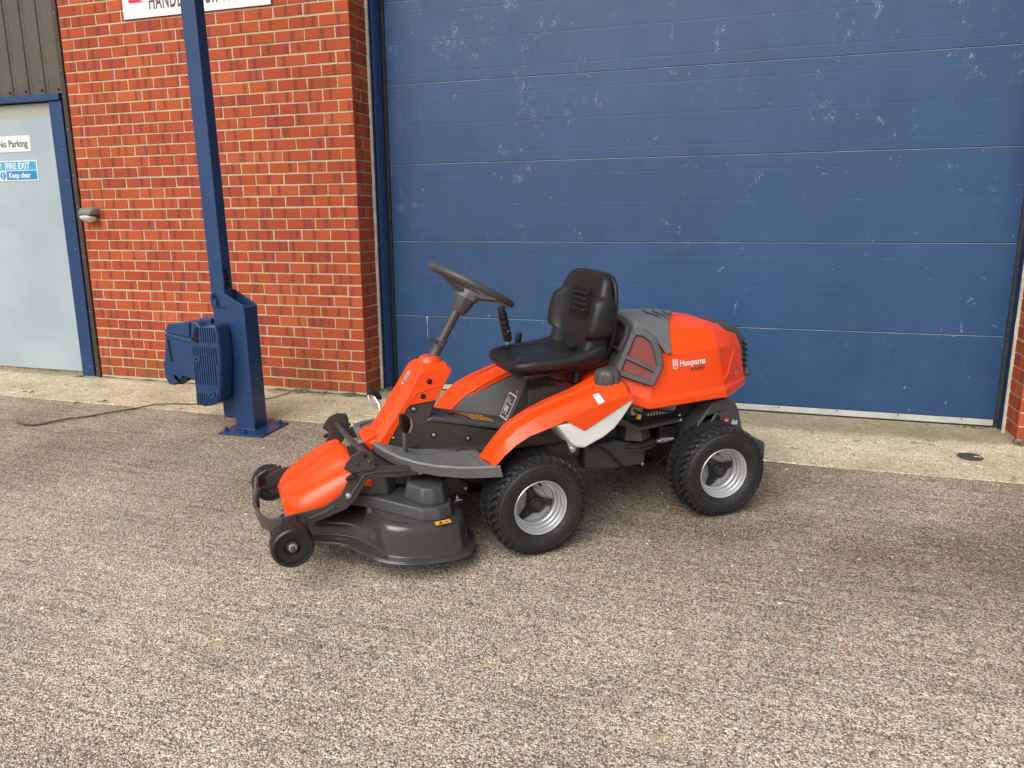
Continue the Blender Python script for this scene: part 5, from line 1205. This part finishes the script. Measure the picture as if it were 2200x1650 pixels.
# ---- engine, drive parts seen below the hood
g = G(); g.box(.50, .86, -.20, .20, .40, .52); g.obj('engine_block', 'black', mw, smooth=0, bevel=.01)
g = G()
for i in range(9): g.box(.575 + i * .014, .583 + i * .014, -.262, -.15, .452, .500)
g.box(.500, .560, -.25, -.15, .462, .505); g.tube([(.70, -.262, .478), (.70, -.15, .478)], .018, 14); eg = g.obj('cylinder_fins', 'engine', mw, smooth=20, bevel=.002)
g = G(); g.tube([(.49, -.235, .50), (.54, -.262, .468), (.60, -.268, .480), (.66, -.26, .505)], .006, 8); g.tube([(.52, -.24, .52), (.56, -.27, .49), (.69, -.27, .46)], .004, 8); g.obj('hose', 'black', mw)
g = G(); g.prism([(.515, .452), (.527, .468), (.535, .466), (.530, .448)], -.275, -.262, 'y'); g.obj('dipstick_tab', 'yellow', mw, smooth=0)
g = G(); g.prism([(.43, .470), (.54, .405), (.74, .418), (.76, .405), (.53, .392), (.42, .44)], -.26, .26, 'y'); g.obj('engine_plate', 'steel_dark', mw, smooth=0, bevel=.002)
bolt(.742, -.2615, .413, .008, recess=False); bolt(.735, -.2615, .437, .007, recess=False)
g = G(); secs = [[(x + dx, y, z) for x, y in ((.495, -.205), (.56, -.245), (.63, -.205), (.64, -.10), (.50, -.10))] for z, dx in ((.335, 0), (.40, .004))]; secs[1] = [((x - .57) * .8 + .565, (y + .17) * .8 - .17, .405) for x, y, z in secs[1]]
g.loft(secs); g.obj('drive_cover', 'plastic', mw, smooth=20, bevel=.004)
g = G(); c0 = Matrix.Translation((.575, -.130, .29)); g.lathe([(0, .028), (.10, .028), (.112, .024), (.112, .020), (.100, .017), (.100, .012), (.112, .009), (.112, .004), (.100, 0), (0, 0)], 40, 'z', c0); g.obj('belt_pulley', 'steel_dark', mw, smooth=30)
g = G(); g.tube([(.645, -.225, .318), (.725, -.235, .322)], .0095, 12); g.tube([(.66, -.225, .318), (.70, -.23, .32)], .0125, 10); g.obj('grease_fitting', 'zinc', mw)
g = G(); g.prism([(.66, .385), (.735, .375), (.765, .345), (.755, .300), (.67, .292)], -.225, -.10, 'y'); g.obj('steering_box', 'black', mw, smooth=0, bevel=.008)
g = G(); g.prism([(.30, .335), (.45, .345), (.60, .300), (.612, .285), (.600, .218), (.58, .210), (.44, .215), (.30, .235)], -.205, .20, 'y'); g.obj('transmission_cover', 'plastic', mw, smooth=20, bevel=.012, seg=3)
g = G(); g.prism([(.255, .298), (.372, .302), (.395, .258), (.425, .256), (.452, .214), (.262, .222)], -.150, -.146, 'y'); g.obj('side_plate', 'steel_dark', mw, smooth=0, bevel=.001)
bolt(.452, -.206, .255, .009, 'black', recess=False); bolt(.590, -.206, .215, .009, recess=False)
g = G(); g.tube([(.33, -.21, .36), (.42, -.225, .29), (.50, -.225, .20), (.545, -.22, .165), (.60, -.22, .17), (.72, -.20, .235)], .004, 8); g.tube([(.32, -.22, .40), (.33, -.22, .33)], .006, 8); g.obj('cable', 'black', mw)
g = G(); g.prism([(.05, .45), (.13, .50), (.20, .42), (.28, .36), (.28, .30), (.05, .33)], -.20, -.15, 'y'); g.obj('inner_panel', 'steel_dark', mw, smooth=0, bevel=.003)
g = G(); g.tube([(.055, -.36, .56), (.058, -.36, .515)], .002, 6); g.lathe([(0, -.006), (.010, -.005), (.012, .006)], 12, 'y', Matrix.Translation((.050, -.36, .508))); g.obj('latch_pin', 'zinc', mw)
# ---- rear guard, counterweight bumper
g = G()
RG = [(.790, .355), (.870, .455), (.890, .478), (.960, .492), (1.010, .470), (1.035, .425), (1.060, .335), (1.075, .27)]
def yrg(k): return k
secs = [[(x, y, z) for x, z in RG] + [(x - .03, y, z - .06) for x, z in RG[::-1]] for y in (-.285, .285)]
g.loft([secs[0], secs[1]]); rgd = g.obj('rear_guard', 'plastic', mw, smooth=25, bevel=.012, seg=3)
g = G(); g.prism([(.855, .36), (.905, .432), (.990, .428), (1.015, .405), (1.035, .33)], -.292, -.280, 'y'); g.obj('guard_panel', 'plastic', rgd, smooth=20, bevel=.006)
g = G(); g.prism([(.895, .36), (.905, .425), (.925, .424), (.930, .36)], -.2955, -.290, 'y'); g.obj('guard_recess', 'black', rgd, smooth=0, bevel=.003)
g = G(); g.lathe([(.008, -.2945), (.0085, -.2955), (.0125, -.2955), (.013, -.2935)], 20, 'y', Matrix.Translation((.960, 0, .392))); g.obj('warning_ring', 'red_print', rgd, smooth=0)
g = G(); g.prism([(.985, .368), (1.000, .392), (1.006, .376), (1.018, .385), (1.021, .366)], -.2955, -.2925, 'y'); g.prism([(.975, .352), (1.022, .352), (1.022, .356), (.975, .356)], -.2955, -.2925, 'y'); g.prism([(.953, .388), (.967, .388), (.967, .396), (.953, .396)], -.2955, -.2935, 'y'); g.obj('warning_pictogram', 'label_grey', rgd, smooth=0)
g = G(); g.prism([(1.02, .205), (1.02, .300), (1.10, .300), (1.225, .235), (1.240, .225), (1.240, .125), (1.225, .118), (1.14, .15)], -.245, .245, 'y') if False else None
g = G(); g.loft([[(x, y, z) for x, z in ((1.06, .165), (1.06, .285), (1.12, .292), (1.252, .222), (1.262, .210), (1.262, .135), (1.250, .128), (1.225, .132), (1.20, .150))] for y in (-.205, .205)]); g.obj('rear_bumper', 'plastic', mw, smooth=0, bevel=.006)
g = G(); g.prism([(.98, .20), (.98, .33), (1.065, .29), (1.065, .17)], -.20, .20, 'y'); g.obj('bumper_bracket', 'steel_dark', mw, smooth=0, bevel=.003)
bolt(1.165, -.206, .232, .008, recess=False)

# ---- cutting deck
def lift(x): return max(0, -.30 - x) * .085
def offset(P, d):
    n = len(P); out = []
    for i in range(n):
        a, b, c_ = Vector(P[i - 1]), Vector(P[i]), Vector(P[(i + 1) % n]); e = ((b - a).normalized() + (c_ - b).normalized()).normalized(); out.append(tuple(b + Vector((-e.y, e.x)) * d))
    return out
half = [(-.235, 0), (-.235, -.16), (-.238, -.29), (-.252, -.350), (-.285, -.405), (-.335, -.440), (-.40, -.456), (-.48, -.458), (-.555, -.445), (-.615, -.412), (-.655, -.370), (-.690, -.315), (-.722, -.255), (-.765, -.215), (-.825, -.192), (-.885, -.168), (-.930, -.120), (-.955, -.055)]
lipo = half + [(-.960, 0)] + [(x, -y) for x, y in half[:0:-1]]
def resample(P, step):
    out = []; n = len(P)
    for i in range(n):
        p0, p1, p2, p3 = [Vector(P[(i + k) % n]) for k in (-1, 0, 1, 2)]; m_ = max(1, round((p2 - p1).length / step))
        for k in range(m_):
            t = k / m_; out.append(tuple(.5 * ((2 * p1) + (p2 - p0) * t + (2 * p0 - 5 * p1 + 4 * p2 - p3) * t * t + (3 * p1 - p0 - 3 * p2 + p3) * t ** 3)))
    return out
lipo = resample(lipo, .022)
area = sum(lipo[i - 1][0] * lipo[i][1] - lipo[i][0] * lipo[i - 1][1] for i in range(len(lipo)))
sg = 1 if area > 0 else -1
def R3(d, z, lowz=None):
    out = []
    o1 = offset(lipo, d * sg); o2 = offset(lipo, (d + .026) * sg)
    for (x, y), (x2, y2) in zip(o1, o2):
        if d > .025:
            q_ = min(1, max(0, (-x - .605) / .045)) * min(1, max(0, (.90 + x) / .06)); x, y = x * (1 - q_) + x2 * q_, y * (1 - q_) + y2 * q_
        zz = z
        if lowz is not None:
            t_ = min(1, max(0, (-x - .612) / .045)); t_ = t_ * t_ * (3 - 2 * t_); zz = z * (1 - t_) + lowz * t_
        out.append((x, y, zz + lift(x)))
    return out
g = G(); rings = [R3(.006, .064), R3(0, .064), R3(-.001, .070), R3(.002, .074), R3(.020, .077), R3(.0251, .079), R3(.0270, .084), R3(.0285, .100, .098), R3(.032, .168, .122), R3(.036, .184, .132), R3(.046, .196, .140), R3(.062, .202, .146), R3(.072, .203, .148)]
g.loft(rings, True, False)
n = len(lipo); top = rings[-1]; g.add(top + [(-.36, 0, .205), (-.60, 0, .205 + lift(-.60)), (-.86, 0, .152 + lift(-.86))], [])
b0_ = len(g.V) - n - 3
for i in range(n):
    j = (i + 1) % n; xm = (top[i][0] + top[j][0]) / 2; c_ = 0 if xm > -.48 else (1 if xm > -.73 else 2)
    ci = 0 if top[i][0] > -.48 else (1 if top[i][0] > -.73 else 2); cj = 0 if top[j][0] > -.48 else (1 if top[j][0] > -.73 else 2)
    g.F.append((b0_ + i, b0_ + j, b0_ + n + cj)); g.MI.append(0)
    if ci != cj: g.F.append((b0_ + i, b0_ + n + cj, b0_ + n + ci)); g.MI.append(0)
deck = g.obj('cutting_deck', 'deck', mw, smooth=50, weld=True, bevel=0, sub=1)
g = G(); g.tube([(x, y, .066 + lift(x)) for x, y in lipo + lipo[:1]], .0050, 8, cap=False); g.obj('deck_lip', 'deck', deck)
def blk(name, base, z0, z1, inset_, mat='plastic', par=None, bev=.006, zfun=None):
    g = G(); cx_ = sum(p[0] for p in base) / len(base); cy_ = sum(p[1] for p in base) / len(base)
    top_ = [((x - cx_) * (1 - inset_) + cx_, (y - cy_) * (1 - inset_) + cy_) for x, y in base]
    zt = (lambda x: z1) if zfun is None else zfun
    g.loft([[(x, y, z0 + lift(x)) for x, y in base], [(x, y, z0 + (zt(x) - z0) * .30 + lift(x)) for x, y in base], [(x, y, zt(x) + lift(x)) for x, y in top_]])
    return g.obj(name, mat, par or deck, smooth=22, bevel=bev, seg=3)
for s in (-1, 1):
    mir = lambda P: [(x, y * -s) for x, y in P]
    bc = blk('belt_cover', mir([(-.315, -.05), (-.318, -.30), (-.345, -.365), (-.400, -.395), (-.465, -.385), (-.620, -.215), (-.690, -.165), (-.705, -.10), (-.705, -.012), (-.50, -.012), (-.32, -.012)]), .200, .248, .045)
    blk('pulley_dome', mir([(-.330, -.10), (-.335, -.29), (-.365, -.345), (-.410, -.360), (-.455, -.345), (-.500, -.26), (-.478, -.19), (-.445, -.10)]), .245, .312, .15, par=bc, bev=.008)
    blk('belt_dome', mir([(-.500, -.02), (-.505, -.150), (-.55, -.205), (-.620, -.195), (-.690, -.15), (-.700, -.02)]), .245, .335, .16, par=bc, bev=.008)
# yellow warning label on the near lobe
g = G(); g.add([(-.425, -.428, .2005), (-.365, -.424, .2005), (-.367, -.402, .2045), (-.425, -.405, .2045)], [(0, 1, 2, 3)]); g.V = [(x, y, z + .009) for x, y, z in g.V]; g.obj('warning_label', 'yellow', deck, smooth=0, solid=.001)
g = G(); g.add([(-.415, -.4235, .2115), (-.405, -.4060, .2145), (-.395, -.4235, .2115)], [(0, 1, 2)]); g.add([(-.389, -.420, .2122), (-.374, -.4195, .2122), (-.374, -.414, .2132), (-.389, -.4145, .2132)], [(0, 1, 2, 3)]); g.obj('warning_symbols', 'dark_print', deck, smooth=0, solid=.0006)
# clamp block and height bracket at the back of the deck
g = G(); g.box(-.322, -.258, -.20, -.14, .150, .192); g.lathe([(.008, -.2035), (.014, -.2035), (.015, -.199)], 20, 'y', Matrix.Translation((-.288, 0, .168))); g.obj('clamp_block', 'black', deck, smooth=0, bevel=.002)
g = G(); g.box(-.326, -.252, -.204, -.138, .192, .197); g.obj('clamp_plate', 'zinc', deck, smooth=0)
for x in (-.310, -.268):
    g = G(); g.tube([(x, -.185, .197), (x, -.185, .214)], .005, 8); g.prism([(x + .008 * math.cos(k * 1.047), -.185 + .008 * math.sin(k * 1.047)) for k in range(6)], .197, .205, 'z'); g.obj('clamp_bolt', 'zinc', deck, smooth=0)
g = G(); g.prism([(-.318, .275), (-.325, .200), (-.262, .206), (-.232, .205), (-.205, .222), (-.215, .245), (-.27, .285)], -.165, -.158, 'y'); g.obj('height_bracket', 'steel_dark', mw, smooth=0, bevel=.002)
bolt(-.222, -.166, .224, .008, recess=False)
# ---- front arms, hoop, castors
arm = [(-.28, .385), (-.45, .392), (-.600, .414), (-.690, .408), (-.742, .318), (-.80, .288), (-.860, .280), (-.905, .275), (-.960, .258), (-1.000, .232), (-1.004, .212), (-.985, .196), (-.95, .198), (-.888, .224), (-.815, .238), (-.725, .262), (-.690, .288), (-.632, .372), (-.53, .357), (-.28, .345)]
brk = [(-.722, .425), (-.712, .445), (-.690, .472), (-.658, .484), (-.615, .478), (-.608, .455), (-.604, .405), (-.70, .405)]
for s in (-1, 1):
    g = G(); g.prism(arm, *sorted((s * .252, s * .262)), 'y'); am = g.obj('front_arm', 'steel_dark', mw, smooth=0, bevel=.002)
    g = G(); g.prism(brk, *sorted((s * .263, s * .270)), 'y'); g.obj('arm_bracket', 'steel_dark', am, smooth=25, bevel=.0015)
    yo = s * .262
    g = G(); g.tube([(x, yo, z) for x, z in ((-.485, .378), (-.600, .392), (-.648, .388), (-.700, .318), (-.715, .302))], .0055, 8); g.tube([(x, yo, z) for x, z in ((-.765, .283), (-.81, .262), (-.862, .250))], .0055, 8); g.obj('arm_bead', 'steel_dark', am)
    g = G()
    for x, z, r in ((-.640, .464, .0075), (-.602, .425, .0055)): g.lathe([(0, 0), (r, 0), (r, .001)] if s > 0 else [(0, -.0010), (r, -.0010), (r, 0)], 16, 'y', Matrix.Translation((x, s * .2715, z)))
    g.obj('arm_holes', 'void', am, smooth=0)
    g = G()
    for x, z, r in ((-.625, .436, .009), (-.672, .440, .007)): g.lathe([(0, s * .006), (r * .6, s * .005), (r, 0)], 14, 'y', Matrix.Translation((x, s * .2705, z)))
    g.obj('rivets', 'steel_dark', am)
    g = G(); g.lathe([(0, s * .010), (.006, s * .010), (.0105, s * .007), (.012, 0)], 18, 'y', Matrix.Translation((-.712, s * .263, .316))); g.lathe([(0, s * .008), (.006, s * .007), (.009, 0)], 14, 'y', Matrix.Translation((-.435, s * .263, .362))); g.obj('arm_bolts', 'zinc', am, smooth=40)
    g = G(); g.prism([(-.715, .392), (-.690, .400), (-.672, .392), (-.690, .380), (-.720, .380)], *sorted((s * .263, s * .280)), 'y'); g.obj('arm_catch', 'black', am, smooth=0, bevel=.002)
    # castor carrier and wheel
    yc = s * .345; xc, zc = (-.936, .200) if s < 0 else (-.955, .186)
    g = G(); g.prism([(-.995, .230), (-.93, .262), (-.875, .252), (-.872, .225), (-.915, .190), (-.935, .160), (-.955, .165), (-.985, .205)], *sorted((s * .262, s * .270)), 'y'); g.tube([(xc, s * .265, zc), (xc, s * .40, zc)], .008, 12); g.obj('castor_bracket', 'steel_dark', mw, smooth=30, bevel=.0015)
    g = G(); pf = [(.030, -.024), (.033, -.026), (.058, -.028), (.060, -.038), (.066, -.040), (.073, -.034), (.0765, -.020), (.0775, 0), (.0765, .020), (.073, .034), (.066, .040), (.060, .038), (.058, .028), (.033, .026), (.030, .024)]
    pf = [(r, h * 1.0) for r, h in pf]
    cw = bpy.data.objects.new('castor_wheel', None); link(cw, mw); cw.location = (xc, yc, zc)
    g.lathe(pf, 48, 'y'); g.obj('castor_tyre', 'black', cw, smooth=35)
    g = G(); g.lathe([(0, -.030), (.012, -.030), (.018, -.028), (.022, -.010), (.044, -.006), (.052, -.020), (.0585, -.028)], 40, 'y'); g.lathe([(0, .030), (.012, .030), (.022, .018), (.050, .016), (.0585, .028)], 40, 'y'); g.obj('castor_hub', 'plastic', cw, smooth=35)
    g = G(); g.lathe([(0, -.040), (.006, -.040), (.007, -.036), (.011, -.036), (.012, -.032), (.014, -.031), (.014, -.028)], 20, 'y'); g.lathe([(0, .040), (.006, .040), (.011, .036), (.014, .031)], 20, 'y'); g.obj('castor_bolt', 'zinc', cw, smooth=30)
g = G(); g.tube([(-.632, -.255, .462), (-.650, .0, .448), (-.660, .258, .438)], .0125, 14); g.obj('lift_bar', 'steel_dark', mw)
hp_ = [(-.905, -.272, .258), (-.960, -.268, .248), (-1.000, -.235, .240), (-1.022, -.180, .236), (-1.032, -.08, .235), (-1.034, 0, .235)]
hp_ = hp_ + [(x, -y, z) for x, y, z in hp_[-2::-1]]
g = G(); secs = []
for i, (x, y, z) in enumerate(hp_):
    a = Vector(hp_[max(0, i - 1)]); b = Vector(hp_[min(len(hp_) - 1, i + 1)]); d = (b - a).normalized(); nn = Vector((d.y, -d.x, 0)).normalized(); p = Vector((x, y, z)); k = -.0035
    hh = .026
    secs.append([p + nn * k + Vector((0, 0, hh)), p - nn * k + Vector((0, 0, hh)), p - nn * k - Vector((0, 0, hh)), p + nn * k - Vector((0, 0, hh))])
g.loft(secs); hb = g.obj('front_hoop', 'steel_dark', mw, smooth=30, bevel=.002)
for y0, dy, hgt in ((-.010, -.020, .062), (.012, .035, .075)):
    g = G(); g.tube([(-1.030, y0, .225), (-1.030, y0 + dy * .3, .255), (-1.020, y0 + dy, .255 + hgt * .7), (-1.016, y0 + dy * 1.3, .250 + hgt)], [.013, .012, .009, .008], 8); g.obj('hoop_prong', 'steel_dark', hb, smooth=50)
# ---- orange deck cover: stations from front to back, near half of each section mirrored
oc = [  # x, [(|y|, z) ...] from lower edge over the shoulder to the centre
    (-.940, [(.070, .205), (.100, .212), (.098, .232), (.080, .252), (.058, .250), (.035, .258), (0, .258)]),
    (-.934, [(.100, .198), (.140, .206), (.140, .240), (.112, .274), (.072, .266), (.045, .276), (0, .276)]),
    (-.905, [(.150, .198), (.192, .208), (.194, .258), (.152, .306), (.090, .274), (.055, .296), (0, .296)]),
    (-.870, [(.175, .205), (.212, .218), (.214, .276), (.166, .334), (.100, .282), (.060, .312), (0, .312)]),
    (-.820, [(.190, .222), (.226, .236), (.226, .300), (.176, .362), (.108, .298), (.065, .342), (0, .344)]),
    (-.770, [(.200, .250), (.236, .264), (.234, .326), (.182, .386), (.118, .318), (.075, .376), (0, .380)]),
    (-.725, [(.205, .290), (.238, .302), (.234, .352), (.184, .404), (.126, .346), (.085, .410), (0, .416)]),
    (-.690, [(.205, .318), (.238, .330), (.232, .370), (.184, .408), (.130, .370), (.095, .418), (0, .424)]),
    (-.668, [(.205, .328), (.238, .336), (.232, .370), (.184, .404), (.132, .374), (.095, .414), (0, .420)]),
    (-.664, [(.205, .326), (.238, .334), (.232, .364), (.184, .396), (.132, .368), (.095, .404), (0, .410)]),
    (-.650, [(.205, .318), (.232, .326), (.224, .342), (.180, .352), (.132, .345), (.100, .350), (0, .348)]),
    (-.590, [(.200, .308), (.226, .316), (.220, .330), (.180, .338), (.132, .336), (.100, .338), (0, .336)])]
g = G(); secs = []
for x, q in oc:
    a = [(x + (.010 if i < 2 else 0), -y, z) for i, (y, z) in enumerate(q)]; secs.append(a + [(px, -py, pz) for px, py, pz in a[-2::-1]])
g.loft(secs, True, True); occ = g.obj('deck_top_cover', 'orange', mw, smooth=80, sub=2)
for s in (-1, 1):
    g = G(); g.tube([(-.930, s * .10, .215), (-.935, s * .098, .262), (-.928, s * .085, .274)], .004, 6); g.obj('cover_edge', 'orange', occ)
    pass
g = G(); g.lathe([(0, -.004), (.013, -.003), (.018, 0)], 16, 'y', Matrix.Translation((-.800, -.2175, .262))); g.obj('cover_socket', 'steel_dark', occ)
g = G(); g.loft([[(-.60, y, .335), (-.585, y, .300), (-.545, y, .30), (-.55, y, .330)] for y in (-.15, .15)]); g.obj('cover_tail', 'orange', occ, smooth=20, bevel=.006)
